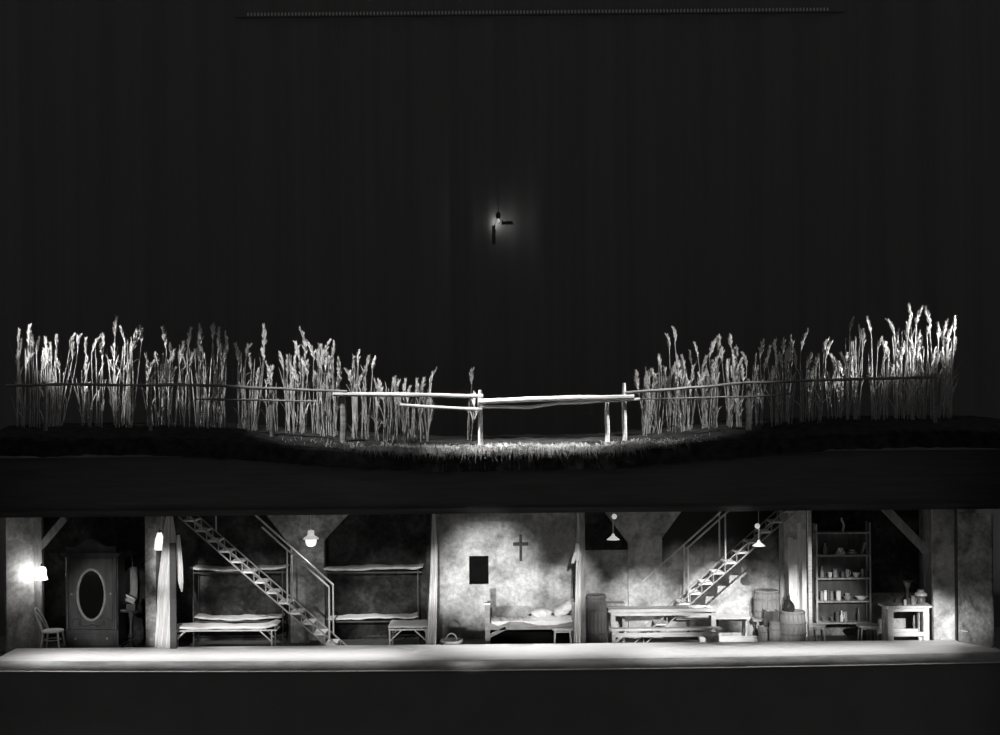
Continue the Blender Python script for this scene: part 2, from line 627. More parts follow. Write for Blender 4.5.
wallbox('wall_back_bedroom', 20, 146, BACK, BACK + 0.15, M_GREYPL if False else M_DARKPL, 'dark back wall behind the wardrobe')
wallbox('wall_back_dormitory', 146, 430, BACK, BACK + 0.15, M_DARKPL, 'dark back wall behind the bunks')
x0, x1 = PX(430, BACK), PX(583, BACK)
wa, wb = P(469, 556, BACK), P(488.7, 584, BACK)
mb = MB()
mb.box(x0, wa.x, BACK, BACK + 0.22, FLOOR, CEIL).box(wb.x, x1, BACK, BACK + 0.22, FLOOR, CEIL)
mb.box(wa.x, wb.x, BACK, BACK + 0.22, wa.z, CEIL).box(wa.x, wb.x, BACK, BACK + 0.22, FLOOR, wb.z)
structure('wall_back_bedchamber', mb, M_PLASTER, 'pale blotched plaster wall with a small window')
mb = MB()
for (a, b, c, d) in ((wa.x, wb.x, wa.z - 0.03, wa.z), (wa.x, wb.x, wb.z, wb.z + 0.03), (wa.x, wa.x + 0.03, wb.z, wa.z), (wb.x - 0.03, wb.x, wb.z, wa.z)):
    mb.box(a, b, BACK + 0.14, BACK + 0.20, c, d)
win = structure('window_1', mb, M_NIGHT, 'small dark window in the pale plaster wall')
structure('pane', MB().box(wa.x + 0.02, wb.x - 0.02, BACK + 0.16, BACK + 0.175, wb.z + 0.02, wa.z - 0.02), M_NIGHT, None, win)
structure('sill', MB().box(wa.x - 0.02, wb.x + 0.02, BACK - 0.015, BACK + 0.14, wb.z - 0.03, wb.z), M_PLASTER, None, win)
structure('wall_behind_window', MB().box(wa.x - 0.4, wb.x + 0.4, BACK + 0.5, BACK + 0.55, wb.z - 0.4, wa.z + 0.4), M_FASCIA, 'black cloth behind the window')
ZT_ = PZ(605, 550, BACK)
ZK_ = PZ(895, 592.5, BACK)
wallbox('wall_back_tavern', 583, 640, BACK, BACK + 0.15, M_PLASTER, 'pale plaster wall behind the tall barrel', FLOOR, ZT_)
wallbox('wall_back_tavern_right', 640, 788, BACK, BACK + 0.15, shaded_top('shaded_top_plaster', 2.05, 0.9), 'plaster wall with shade painted into its top behind the right stair')
wallbox('wall_back_tavern_upper', 583, 640, BACK - 0.01, BACK + 0.15, M_DARKPL, 'upper wall painted near black as shade above the pale tavern plaster', ZT_, CEIL)  # shade below the fascia painted as a dark wall band
wallbox('wall_back_kitchen', 788, 940, BACK, BACK + 0.15, M_GREYPL, 'grey plaster wall behind the shelves', FLOOR, ZK_)
wallbox('wall_back_kitchen_upper', 788, 940, BACK - 0.01, BACK + 0.15, M_DARKPL, 'upper wall darkened with painted shade above the kitchen shelves', ZK_, CEIL)  # upper kitchen shade painted as a dark wall band


def pier(name, xl, xr, y_l, y_r, xtl, xtr, y0, m, label):
    a = P(xl, y_l, y0)
    b = P(xr, y_r, y0)
    poly = [(a.x, FLOOR), (b.x, FLOOR), (b.x, b.z), (PX(xtr, y0, 515), CEIL), (PX(xtl, y0, 515), CEIL), (a.x, a.z)]
    return structure(name, MB().prism(poly, y0, BACK + 0.02), m, label)


pier('wall_pier_dormitory', 290, 324, 545, 541, 262, 353, 1.45, M_GREYPL, 'grey plaster pier with flared top between the bunks')
pier('wall_pier_tavern', 628, 662, 543, 538, 600, 686, 1.66, M_PLASTER, 'grey plaster pier with flared top behind the long table')

# partitions
wallbox('wall_partition_bedroom', 145.5, 156, 0.12, BACK, M_GREYPL, 'plaster partition beside the white curtain')
wallbox('wall_partition_dormitory', 427, 431, 0.15, BACK, M_DARKPL, 'thin dark partition between dormitory and bedchamber')
wallbox('wall_partition_bedchamber', 580.5, 585.5, 0.10, BACK, M_TIMBER, 'timber partition between bedchamber and tavern')
wallbox('wall_partition_kitchen', 789, 807, 1.1, BACK, M_PLASTER, 'pale streaked partition beside the big barrel')
for i in range(4):
    a = PX(789 + 4.4 * i, 1.06)
    b = PX(789 + 4.4 * i + 4.1, 1.06)
    o = structure('plank', MB().box(a, b, 1.04 + 0.015 * (i % 2), 1.1, FLOOR, CEIL - (0.75, 0.8, 0.4, 0.55)[i]), M_CANVAS, None,
                  bpy.data.objects['wall_partition_kitchen'])
wallbox('wall_left', 7, 34, -0.25, -0.13, M_GREYPL, 'x', 0.0, CEIL)
bpy.data.objects.remove(bpy.data.objects['wall_left'])
# splayed side walls
mb = MB()
(xa, ya), (xb, yb) = (-11.68, 0.42), (-11.21, 0.93)
mb.add([(xa, ya, FLOOR), (xb, yb, FLOOR), (xb - 0.08, yb + 0.1, FLOOR), (xa - 0.08, ya + 0.1, FLOOR),
        (xa, ya, CEIL), (xb, yb, CEIL), (xb - 0.08, yb + 0.1, CEIL), (xa - 0.08, ya + 0.1, CEIL)],
       [(0, 1, 5, 4), (1, 2, 6, 5), (2, 3, 7, 6), (3, 0, 4, 7), (0, 3, 2, 1), (4, 5, 6, 7)])
structure('wall_left', mb, M_PLASTER, 'splayed plaster wall at the left end lit by the lamp')
structure('wall_right', MB().box(PX(933, 0.05), PX(956.3, 0.05), 0.02, 0.14, FLOOR, CEIL), M_PLASTER, 'pale plaster wall beside the kitchen table')
structure('wall_right_return', MB().box(PX(933, 0.05) + 0.25, PX(933, 0.05) + 0.37, 0.14, BACK, FLOOR, CEIL), M_GREYPL, 'grey return wall behind the kitchen table')
mb = MB()
a, b = Vector((10.52, -0.26, 0)), Vector((11.03, -0.98, 0))
n = Vector((b - a).cross(Vector((0, 0, 1)))).normalized() * -0.05
vv = [a, b, b + n, a + n]
vv += [p + Vector((0, 0, CEIL - 0.05)) for p in vv]
mb.add(vv, [(0, 3, 2, 1), (4, 5, 6, 7), (0, 1, 5, 4), (1, 2, 6, 5), (2, 3, 7, 6), (3, 0, 4, 7)])
dr = structure('door_1', mb, M_GREYPL, 'tall grey door leaf standing open at the right end')
c = a.lerp(b, 0.12) - n * 0.6
structure('door_handle', MB().tube([c + Vector((0, 0, 0.28)), c + Vector((0.02, -0.05, 0.28)), c + Vector((0.09, -0.13, 0.28))], 0.014, 6), M_IRON, None, dr)
structure('door_frame', MB().box(PX(956.6, -0.1), PX(957.8, -0.1), -0.12, 0.1, 0, CEIL), M_FASCIA, None, dr)

# ================================================================== LEFT BEDROOM
def timber_post(px0, px1, Y, m, brace_a, brace_b, bw, label, header=None):
    a = PX(px0, Y)
    b = PX(px1, Y)
    t = thing('timber_post', ((a + b) / 2, Y + 0.08, FLOOR), label, 'post')
    MB().box(a, b, Y, Y + 0.16, FLOOR, CEIL).build('shaft', m, t)
    pa, pb = P(*brace_a, Y), P(*brace_b, Y)
    pa.y = pb.y = Y + 0.08
    MB().bar(pa, pb, bw, 0.14).build('brace', m, t)
    if header:
        MB().box(PX(header[0], Y, 515), PX(header[1], Y, 515), Y, Y + 0.16, CEIL - 0.06, CEIL).build('header', m, t)
    return t


timber_post(34, 42, 0.95, M_TIMBER, (39, 548), (64, 518), 0.15, 'grey timber post with slanting brace beside the bentwood chair', (46, 66))
timber_post(925.5, 932.5, 0.75, M_TIMBER, (927, 551), (885.5, 508), 0.19, 'grey timber post with slanting brace behind the kitchen table', (888, 930))

# bentwood chair, seen three-quarter
Y = 0.40
base = P(51, 646, Y)
t = thing('bentwood_chair', (base.x, Y, FLOOR), 'slender bentwood chair with curved open back under the wall lamp', 'chair')
sz = PZ(52, 630, Y)
xl, xr = PX(41, Y), PX(64, Y)
cx = (xl + xr) / 2
mb = MB()
mb.lathe((cx, Y, sz - 0.035), [(0.20, 0), (0.25, 0.0), (0.262, 0.02), (0.25, 0.04), (0.2, 0.04)], 24)
mb.build('seat', M_PALEWOOD, t)
for sx, sy in ((-1, -1), (1, -1), (-1, 1), (1, 1)):
    MB().tube([(cx + sx * 0.17, Y + sy * 0.16, sz - 0.03), (cx + sx * 0.2, Y + sy * 0.19, (sz + FLOOR) / 2), (cx + sx * 0.24, Y + sy * 0.21, FLOOR)],
              [0.024, 0.022, 0.018], 8).build('leg', M_PALEWOOD, t)
MB().tube([(cx + 0.19 * math.cos(a), Y + 0.19 * math.sin(a), sz - 0.22) for a in np.linspace(0, 2 * math.pi, 25)], 0.013, 6).build('leg_ring', M_PALEWOOD, t)
zt = PZ(38, 608, Y)


def hoop(w, zt, r, dz=0.0):
    pts = []
    for k in range(17):
        a = math.pi * k / 16
        lean = 0.30 * math.sin(a) ** 0.8
        pts.append((cx - 0.18 - lean * 0.75, Y + w * math.cos(a) , sz + (zt - sz) * math.sin(a) ** 0.7))
    return MB().tube(pts, r, 8)


hoop(0.21, zt, 0.02).build('back_hoop', M_PALEWOOD, t)
hoop(0.11, zt - 0.09, 0.013).build('inner_hoop', M_PALEWOOD, t)


# wall lamps
def lamp_light(name, loc, power, r=0.05):
    d = bpy.data.lights.new(name, 'POINT')
    d.energy = power
    d.shadow_soft_size = r
    o = bpy.data.objects.new(name, d)
    o.location = loc
    COL.objects.link(o)
    return o


Y = 0.74
c = P(41.5, 573, Y)
t = thing('wall_lamp', (c.x, 0.95, c.z), 'glowing frilled glass lamp on the timber post above the bentwood chair', 'lamp')
prof = [(0.04, 0.15), (0.09, 0.13), (0.12, 0.05), (0.115, -0.04), (0.135, -0.13), (0.15, -0.16), (0.14, -0.16), (0.10, -0.04), (0.03, 0.1)]
MB().lathe(c, prof, 24, flute=0.14).build('lamp_shade', M_GLOW, t)
MB().tube([(c.x - 0.1, 0.96, c.z + 0.06), (c.x - 0.05, 0.86, c.z + 0.2), (c.x, Y, c.z + 0.16)], 0.014, 6).build('bracket', M_DKIRON, t)
MB().lathe((c.x - 0.1, 0.925, c.z + 0.06), [(0.05, 0.02), (0.05, 0.0), (0.03, -0.01)], 12, axis='y').build('wall_plate', M_DKIRON, t)
lamp_light('lamp_bulb', (c.x - 0.22, Y - 0.06, c.z - 0.02), 9, 0.05)

c = P(160.3, 541, 0.06)
c.y = 0.0
t = thing('wall_lamp', (c.x, 0.1, c.z), 'glowing conical lamp shade tucked behind the tall white curtain', 'lamp')
MB().lathe(c, [(0.05, 0.2), (0.1, 0.05), (0.125, -0.16), (0.11, -0.2), (0.09, -0.2), (0.07, 0.05), (0.03, 0.18)], 20).build('lamp_shade', M_GLOWLO, t)
MB().tube([(c.x, 0.13, c.z + 0.24), (c.x, 0.05, c.z + 0.28), (c.x, 0.0, c.z + 0.19)], 0.013, 6).build('bracket', M_DKIRON, t)
lamp_light('lamp_bulb', (c.x - 0.02, -0.03, c.z - 0.32), 1.6, 0.05)

# wardrobe
Y = 0.55
a, b = P(66, 645, Y), P(118.5, 645, Y)
cx, hw = (a.x + b.x) / 2, (b.x - a.x) / 2
ztop = PZ(92, 556.5, Y)
zdr = PZ(92, 630, Y)
zb = FLOOR + 0.12
t = thing('wardrobe', (cx, Y + 0.28, FLOOR), 'carved dark wardrobe with an oval mirror in its door', 'wardrobe')
MB().box(cx - hw, cx + hw, Y, Y + 0.58, zb, ztop).build('body', M_DKWOOD, t)
MB().box(cx - hw - 0.05, cx + hw + 0.05, Y - 0.06, Y + 0.6, FLOOR + 0.04, zb).box(cx - hw - 0.08, cx + hw + 0.08, Y - 0.09, Y + 0.6, zb - 0.03, zb + 0.015).build('plinth', M_DKWOOD, t)
MB().box(cx - hw - 0.04, cx + hw + 0.04, Y - 0.05, Y + 0.6, ztop, ztop + 0.05).box(cx - hw - 0.09, cx + hw + 0.09, Y - 0.1, Y + 0.6, ztop + 0.05, ztop + 0.09).build('cornice', M_DKWOOD, t)
poly = []
for k in range(21):
    u = -1 + k / 10
    poly.append((cx + u * hw * 0.95, ztop + 0.1 + 0.10 + 0.22 * math.exp(-(u * 2.2) ** 2) + 0.05 * abs(u) ** 4))
poly = [(cx - hw * 0.95, ztop + 0.09)] + poly + [(cx + hw * 0.95, ztop + 0.09)]
MB().prism(poly[::-1], Y - 0.04, Y + 0.05).build('pediment', M_DKWOOD, t)
for s in (-1, 1):
    xx = cx + s * (hw - 0.05)
    MB().lathe((xx, Y - 0.02, zdr + 0.03), [(0.045, 0), (0.03, 0.05), (0.036, 0.5), (0.028, 1.2), (0.045, 1.28), (0.03, 1.34), (0.03, ztop - zdr - 0.1), (0.045, ztop - zdr - 0.04)], 12).build('column', M_DKWOOD, t)
dz0, dz1 = zdr + 0.04, ztop - 0.04
door = MB().box(cx - hw + 0.13, cx + hw - 0.13, Y - 0.025, Y, dz0, dz1).build('door', M_DKWOOD, t)
mc = P(92, 594.5, Y)
mc.x = cx
MB().ring((cx, Y - 0.035, mc.z), 0.325, 0.60, 0.032, 40).build('mirror_frame', M_GILT, door)
poly = [(cx + 0.32 * math.cos(k * math.pi / 20), mc.z + 0.59 * math.sin(k * math.pi / 20)) for k in range(40)]
MB().prism(poly, Y - 0.032, Y - 0.02).build('mirror', M_MIRROR, door)
for s in (-1, 1):
    pts = []
    for k in range(26):
        u = k / 25
        a = u * 7.5
        rr = 0.10 * (1 - 0.75 * u)
        pts.append((cx + s * (0.36 - 0.12 * u + rr * math.cos(a)), Y - 0.03, dz0 + 0.14 + rr * math.sin(a) * 1.1))
    MB().tube(pts, 0.016, 6).build('carved_scroll', M_DKWOOD, door)
    MB().tube([(cx + s * 0.30, Y - 0.03, dz0 + 0.08), (cx + s * 0.15, Y - 0.03, dz0 + 0.04), (cx, Y - 0.03, dz0 + 0.09)], 0.018, 6).build('carved_swag', M_DKWOOD, door)
    MB().lathe((cx + s * (hw - 0.16), Y - 0.06, mc.z + 0.02), [(0.02, 0), (0.028, 0.02), (0.012, 0.035)], 10, axis='y').build('keyhole_plate', M_GILT, door)
dw = MB().box(cx - hw + 0.05, cx + hw - 0.05, Y - 0.03, Y, zb + 0.03, zdr - 0.02).box(cx - hw + 0.10, cx + hw - 0.10, Y - 0.045, Y - 0.03, zb + 0.07, zdr - 0.07).build('drawer', M_DKWOOD, t)
for s in (-0.6, 0.6):
    MB().lathe((cx + s * hw, Y - 0.08, (zb + zdr) / 2), [(0.012, 0.04), (0.03, 0.02), (0.02, 0)], 10, axis='y').build('knob', M_GILT, dw)
MB().bar((cx - hw, Y - 0.03, zdr), (cx + hw, Y - 0.03, zdr), 0.03, 0.05).build('waist_moulding', M_DKWOOD, t)

# pedestal stand, coat and things on it
Y = 0.62
c = P(130, 610, Y)
t = thing('pedestal_stand', (c.x, Y, FLOOR), 'small dark stand with turned pedestal leg right of the wardrobe', 'table')
MB().lathe((c.x, Y, c.z - 0.03), [(0.17, 0), (0.215, 0.0), (0.225, 0.015), (0.215, 0.03), (0.17, 0.03)], 24).build('table_top', M_DKWOOD, t)
hh = c.z - FLOOR
MB().lathe((c.x + 0.02, Y, FLOOR), [(0.05, 0.1), (0.075, 0.16), (0.05, 0.2), (0.085, 0.25), (0.05, 0.29), (0.085, 0.34), (0.045, 0.4), (0.03, 0.6), (0.06, hh - 0.1), (0.08, hh - 0.03)], 16).build('pedestal', M_DKWOOD, t)
for k in range(3):
    a = k * 2.094 + 1.2
    MB().tube([(c.x, Y, FLOOR + 0.17), (c.x + 0.12 * math.cos(a), Y + 0.12 * math.sin(a), FLOOR + 0.1), (c.x + 0.22 * math.cos(a), Y + 0.22 * math.sin(a), FLOOR + 0.02)], [0.03, 0.028, 0.022], 8).build('foot', M_DKWOOD, t)
t2 = thing('casket', (c.x + 0.06, Y, c.z), 'small dark casket with a tilted pale lid edge on the pedestal stand', 'box')
MB().box(c.x - 0.06, c.x + 0.15, Y - 0.1, Y + 0.1, c.z, c.z + 0.16).build('body', M_DKWOOD, t2)
MB().bar((c.x - 0.05, Y, c.z + 0.30), (c.x + 0.14, Y, c.z + 0.21), 0.13, 0.2).build('lid', M_COAT, t2)
MB().bar((c.x - 0.06, Y - 0.1, c.z + 0.37), (c.x + 0.13, Y - 0.1, c.z + 0.28), 0.03, 0.02).build('pale_edge', M_LINEN, t2)
o = MB().lathe((c.x - 0.13, Y - 0.08, c.z), [(0.03, 0), (0.06, 0.0), (0.07, 0.02), (0.05, 0.025), (0.02, 0.012)], 14).build('saucer', M_JAR)
tag(o, 'tiny pale saucer at the left edge of the pedestal stand', 'saucer')
Y = BACK - 0.2
t = thing('coat', (PX(129, Y), Y, PZ(129, 609, Y)), 'pale grey coat hanging from the wall pegs above the pedestal stand', 'coat')
rows = []
edges = [(567, 131, 136.5), (570, 127, 137), (575, 124, 137), (582, 122.5, 137.5), (590, 122, 137.5), (598, 122.3, 137), (604, 122.8, 136)]
for (py, l, r_) in edges:
    row = []
    for k in range(13):
        u = k / 12
        p = P(l + (r_ - l) * u, py, Y)
        row.append((p.x, Y - 0.05 * math.sin(u * math.pi) - 0.025 * math.sin(u * 9.4), p.z))
    rows.append(row)
MB().grid_solid(rows, 0.05).build('body', M_COAT, t)
MB().tube([P(127, 571, Y) + Vector((0, -0.07, 0)), P(124.0, 580, Y) + Vector((0, -0.09, 0)), P(123.2, 592, Y) + Vector((0, -0.09, 0)), P(123.5, 607, Y) + Vector((0, -0.07, 0))], [0.05, 0.06, 0.05, 0.035], 10).build('sleeve', M_COAT, t)
MB().tube([P(132.5, 568, Y), P(132.3, 560, Y + 0.04), (PX(132, BACK), BACK - 0.11, PZ(132, 552.5, BACK))], 0.012, 6).build('hanging_loop', M_COAT, t)
t = thing('peg_rail', (PX(129, BACK), BACK, PZ(129, 553, BACK)), 'wall rail with two brass pegs above the hanging coat', 'peg rail')
z = PZ(129, 553, BACK)
MB().box(PX(121, BACK), PX(137, BACK), BACK - 0.03, BACK, z - 0.05, z + 0.03).build('board', M_DKWOOD, t)
for pxx in (125, 132):
    MB().tube([(PX(pxx, BACK), BACK - 0.03, z), (PX(pxx, BACK), BACK - 0.1, z + 0.01), (PX(pxx, BACK), BACK - 0.12, z + 0.06)], [0.02, 0.02, 0.028], 8).build('peg', M_GILT, t)


# curtains
def curtain(name, rows_px, Y, label, amp=0.035, pl=4, thick=0.012, m=M_CANVAS, nc=25):
    rows = []
    # densify
    dense = []
    for i in range(len(rows_px) - 1):
        (y0, l0, r0), (y1, l1, r1) = rows_px[i], rows_px[i + 1]
        for k in range(5):
            u = k / 5
            dense.append((y0 + (y1 - y0) * u, l0 + (l1 - l0) * u, r0 + (r1 - r0) * u))
    dense.append(rows_px[-1])
    for (py, l, r_) in dense:
        row = []
        wdt = (r_ - l) / 43.0
        for k in range(nc):
            u = k / (nc - 1)
            p = P(l + (r_ - l) * u, py, Y)
            a = min(amp, wdt * 0.18)
            row.append((p.x, Y + a * math.sin(u * pl * 6.28 + 0.02 * py) + 0.3 * a * math.sin(u * 3.3 + py * 0.05), max(p.z, FLOOR + 0.005)))
        rows.append(row)
    o = MB().grid_solid(rows, thick).build(name, m)
    return tag(o, label, 'curtain')


curtain('curtain', [(516, 166.5, 173), (530, 164, 175.5), (542, 163, 177.5), (556, 161.5, 177), (580, 158.5, 175), (610, 157, 173), (647, 154.5, 170.5), (651, 154, 171)], -0.12 + 0.05,
        'tall white canvas curtain flaring to the floor beside the bedroom partition', pl=3)
o = curtain('curtain', [(535, 177, 180), (548, 177, 181.5), (565, 177.2, 183), (580, 177.8, 183.4), (588, 180, 183), (592, 181.5, 182.5)], 0.02,
            'short pointed scrap of white curtain right of the black upright board', pl=1)
o = MB().box(PX(170, -0.2), PX(176.3, -0.2), -0.22, -0.17, 0.0, PZ(173, 543, -0.2)).build('upright_board', M_FASCIA)
tag(o, 'black upright board standing in front of the tall white curtain', 'board')
curtain('curtain', [(513, 432.2, 435.2), (530, 431.8, 436.2), (548, 431, 437.5), (570, 430.5, 437.6), (600, 429, 437.2), (643, 426.8, 436.3), (646, 426.5, 436.3)], 0.02,
        'narrow white curtain between the bunks and the pale bedchamber', pl=2)
curtain('curtain', [(513, 577.3, 578.6), (530, 577.0, 579.4), (548, 576.4, 580.0), (570, 575.8, 580.8), (600, 575.0, 580.8), (643, 573.6, 580.6), (646, 573.6, 580.6)], 0.02,
        'narrow white curtain between the wooden bed and the big barrel', pl=2)
# hanging garment
t = thing('hanging_garment', P(577, 563, 0.0), 'bunched white garment hung on the curtain right of the wooden bed', 'garment')
mb = MB()
mb.lathe(P(577.6, 561, -0.08), [(0.03, 0.0), (0.075, 0.06), (0.09, 0.14), (0.07, 0.22), (0.05, 0.30), (0.055, 0.36), (0.02, 0.41)], 12, flute=0.25)
mb.build('body', M_LINEN, t)
MB().tube([P(576, 553, -0.1), P(574, 559, -0.12), P(572.6, 563, -0.12)], [0.05, 0.045, 0.03], 8).build('sleeve', M_LINEN, t)
MB().tube([P(577.8, 546, -0.06), P(578, 543, -0.03), P(578, 541.5, 0.03)], 0.012, 6).build('hook', M_DKIRON, t)

# ================================================================== DORMITORY
def bunk(name_label, x0, x1, ytop, ylow, Y0, Y1, postx, seed):
    a, b = PX(x0, Y0), PX(x1, Y0)
    t = thing('bunk_bed', ((a + b) / 2, (Y0 + Y1) / 2, FLOOR), name_label, 'bunk bed', 'bunk beds in the dormitory')
    zs = []
    for i, (py, xx0, xx1, th) in enumerate(((ytop, x0, x1, 0.075), (ylow, x0 + 3, x1 - 5, 0.055))):
        zz = PZ((x0 + x1) / 2, py, Y0)
        zs.append(zz)
        aa, bb = PX(xx0, Y0), PX(xx1, Y0)
        if seed == 3:
            fn = lambda q, zz=zz: zz + 0.04 * (2 * q - 1) ** 4 - 0.015 * math.sin(q * 3.14)
        else:
            fn = lambda q, zz=zz: zz + 0.03 * q + 0.04 * max(0, q - 0.9) * 6
        MB().slab(aa, bb, Y0, Y1, fn, th, seed + i, 0.012).build('mattress', M_TICK, t)
        MB().box(aa + 0.03, bb - 0.03, Y0 + 0.02, Y0 + 0.05, zz - th - 0.05, zz - th - 0.02).box(aa + 0.03, bb - 0.03, Y1 - 0.05, Y1 - 0.02, zz - th - 0.05, zz - th - 0.02).build('bed_frame', M_DKIRON, t)
    for xx in postx:
        for yy in (Y0 + 0.03, Y1 - 0.03):
            xw = PX(xx, Y0)
            MB().tube([(xw, yy, FLOOR), (xw, yy, zs[0] - 0.02)], 0.018, 6).build('post', M_DKIRON, t)
    return t


bunk('two tier bunk bed behind the left stair with thin white mattresses', 190, 286, 568, 618, 1.12, 1.72, (193, 282.5), 3)
bunk('two tier bunk bed right of the left stair with thin white mattresses', 323, 423, 568, 618, 1.16, 1.72, (327, 418), 9)

# cots
def cot(label, x0, x1, yt, Y0, Y1, th, seed, pillow_end):
    a, b = PX(x0, Y0), PX(x1, Y0)
    zt = PZ((x0 + x1) / 2, yt, Y0)
    t = thing('folding_cot', ((a + b) / 2, (Y0 + Y1) / 2, FLOOR), label, 'cot', 'white cots in the dormitory')
    zc = zt
    if pillow_end:
        fn = lambda q: zc + (0.05 * math.exp(-((q - 0.97) / 0.05) ** 2)) - 0.03 * math.sin(q * 3.14) + 0.015
    else:
        fn = lambda q: zc
    MB().slab(a, b, Y0, Y1, fn, th, seed, 0.010 if pillow_end else 0.004).build('mattress', M_LINEN, t)
    zl = zt - th - 0.03
    fr = MB()
    for yy in (Y0 + 0.03, Y1 - 0.03):
        fr.tube([(a + 0.03, yy, zl), (b - 0.03, yy, zl)], 0.02, 6)
    for xx in (a + 0.03, b - 0.03):
        fr.tube([(xx, Y0 + 0.03, zl), (xx, Y1 - 0.03, zl)], 0.02, 6)
    fr.build('frame', M_IRON, t)
    for xx, s in ((a + 0.04, 1), (b - (0.14 if pillow_end else 0.05), -1)):
        for yy in (Y0 + 0.04, Y1 - 0.04):
            MB().tube([(xx, yy, zl), (xx, yy, FLOOR)], 0.02, 6).build('leg', M_IRON, t)
            MB().tube([(xx + s * 0.29, yy, zl), (xx, yy, zl - 0.27)], 0.016, 6).build('leg_brace', M_IRON, t)
    return t


cot('long white folding cot in front of the left bunk bed', 170.5, 277, 626, 0.12, 0.66, 0.085, 5, True)
cot('short white folding cot seen end on beside the narrow curtain', 387.5, 428, 626, 0.12, 1.05, 0.06, 15, False)


# stairs
def stair(label, near_a, near_b, Y0, Y1, nst, sgn, xshift, rails, posts, cat_side):
    """near_a/near_b: pixels on the near stringer, low and high end"""
    pa, pb = P(*near_a, Y0), P(*near_b, Y0)
    sl = (pb.z - pa.z) / (pb.x - pa.x)

    def line(z):
        return pa.x + (z - pa.z) / sl

    t = thing('steep_stair', (line(FLOOR), (Y0 + Y1) / 2, FLOOR), label, 'stair')
    zt = CEIL - 0.03
    rise = 0.243
    run = rise / abs(sl)
    for yy in (Y0, Y1):
        for nm, off in (('lower_chord', 0.0), ('upper_chord', -sgn * run)):
            MB().bar((line(FLOOR + 0.02) + off, yy, FLOOR + 0.02), (line(zt) + off, yy, zt), 0.028, 0.03).build(nm, M_STAIR, t)
    nst = int((zt - FLOOR) / rise)
    tr = MB().box(-run * 0.5, run * 0.5, -(Y1 - Y0) / 2, (Y1 - Y0) / 2, -0.02, 0.02).mesh('tread', M_TREAD)
    rs = MB().bar((0, 0, 0), (0, 0, -rise), 0.022, 0.02).mesh('riser_bar', M_STAIR)
    for i in range(nst):
        z = FLOOR + rise * (i + 0.85)
        o = bpy.data.objects.new('tread', tr)
        COL.objects.link(o)
        o.parent = t
        o.location = (line(z) - sgn * run * 0.5 - ORG[t].x, 0, z - FLOOR)
        for yy in (Y0 - 0.01, Y1 + 0.01):
            o2 = bpy.data.objects.new('riser_bar', rs)
            COL.objects.link(o2)
            o2.parent = o
            o2.location = (-sgn * run * 0.5, yy - ORG[t].y, 0)
    for (pts, yy) in rails:
        q = [P(*p, yy) for p in pts]
        MB().tube(q, 0.024, 8).build('handrail', M_IRON, t)
    for (pxx, y0p, y1p, yy) in posts:
        a, b = P(pxx, y0p, yy), P(pxx, y1p, yy)
        b.x = a.x
        MB().tube([a, b], 0.019, 6).build('rail_post', M_IRON, t)
    return t


stair('steep open stair descending to the right before the left bunk bed', (323, 643), (260, 588), 0.06, 0.68, 14, -1, 0,
      [(((262, 527), (329, 587)), 0.06), (((254, 513.8), (333.5, 585)), 0.68)],
      [(329, 587, 640, 0.06), (333, 585, 634, 0.68), (287, 549, 604, 0.06), (291.5, 548, 598, 0.68), (216, 514.5, 531, 0.68)], 'l')
stair('steep open stair descending to the left behind the long table', (696, 599), (753.5, 548.4), 0.95, 1.58, 14, 1, 0,
      [(((686, 549), (728.5, 510.8)), 0.95), (((642, 582), (721, 511.5)), 1.58)],
      [(688, 548, 602, 0.95), (684, 545, 592, 1.58), (725.2, 514, 562, 0.95), (719.2, 513.5, 557, 1.58)], 'r')


# pendant lamps
def pendant_globe():
    Y = 0.55
    c = P(311, 540, Y)
    t = thing('pendant_lamp', (c.x, Y, c.z), 'glowing white glass pendant lamp hanging before the grey pier', 'lamp')
    MB().tube([(c.x, Y, CEIL), (c.x, Y, c.z + 0.2)], 0.008, 6).build('cord', M_IRON, t)
    MB().lathe((c.x, Y, c.z), [(0.02, 0.24), (0.075, 0.22), (0.08, 0.13), (0.06, 0.12)], 16).build('cap', M_OPAL, t)
    MB().lathe((c.x, Y, c.z), [(0.07, 0.13), (0.10, 0.10), (0.185, 0.04), (0.18, 0.02), (0.10, 0.04)], 20).build('lamp_shade', M_OPAL, t)
    MB().lathe((c.x, Y, c.z), [(0.10, 0.05), (0.135, 0.03), (0.13, -0.06), (0.10, -0.13), (0.04, -0.15)], 20).build('glass', M_GLOWLO, t)
    lamp_light('lamp_bulb', (c.x, Y - 0.0, c.z - 0.25), 7, 0.05)


def pendant_pulley(pxc, y_ball, y_shade, Y, label, sag):
    c = P(pxc, y_shade, Y)
    b = P(pxc, y_ball, Y)
    b.x = c.x
    t = thing('pulley_lamp', (c.x, Y, c.z), label, 'lamp', 'pulley lamps in the tavern')
    MB().tube([(c.x, Y, CEIL), (c.x, Y, b.z)], 0.007, 6).build('cord', M_IRON, t)
    r = 0.062
    MB().lathe((b.x + sag, Y, b.z), [(0.015, -r)] + [(r * math.cos(a), r * math.sin(a)) for a in np.linspace(-1.3, 1.3, 9)] + [(0.012, r)], 16).build('counterweight', M_OPAL, t)  # weight glows too, in place of light falling on it
    MB().tube([(c.x, Y, b.z), (c.x, Y, c.z + 0.12)], 0.016, 6).build('stem', M_IRON, t)
    MB().lathe((c.x, Y, c.z), [(0.02, 0.14), (0.035, 0.12), (0.04, 0.09), (0.11, 0.035), (0.155, 0.0), (0.15, -0.006), (0.10, 0.02), (0.03, 0.07)], 24).build('lamp_shade', M_OPAL, t)  # glow stands in for front light on the white shade
    MB().lathe((c.x, Y, c.z), [(0.01, -0.02), (0.035, 0.0), (0.03, 0.05), (0.015, 0.07)], 12).build('bulb', M_ENAMEL, t)


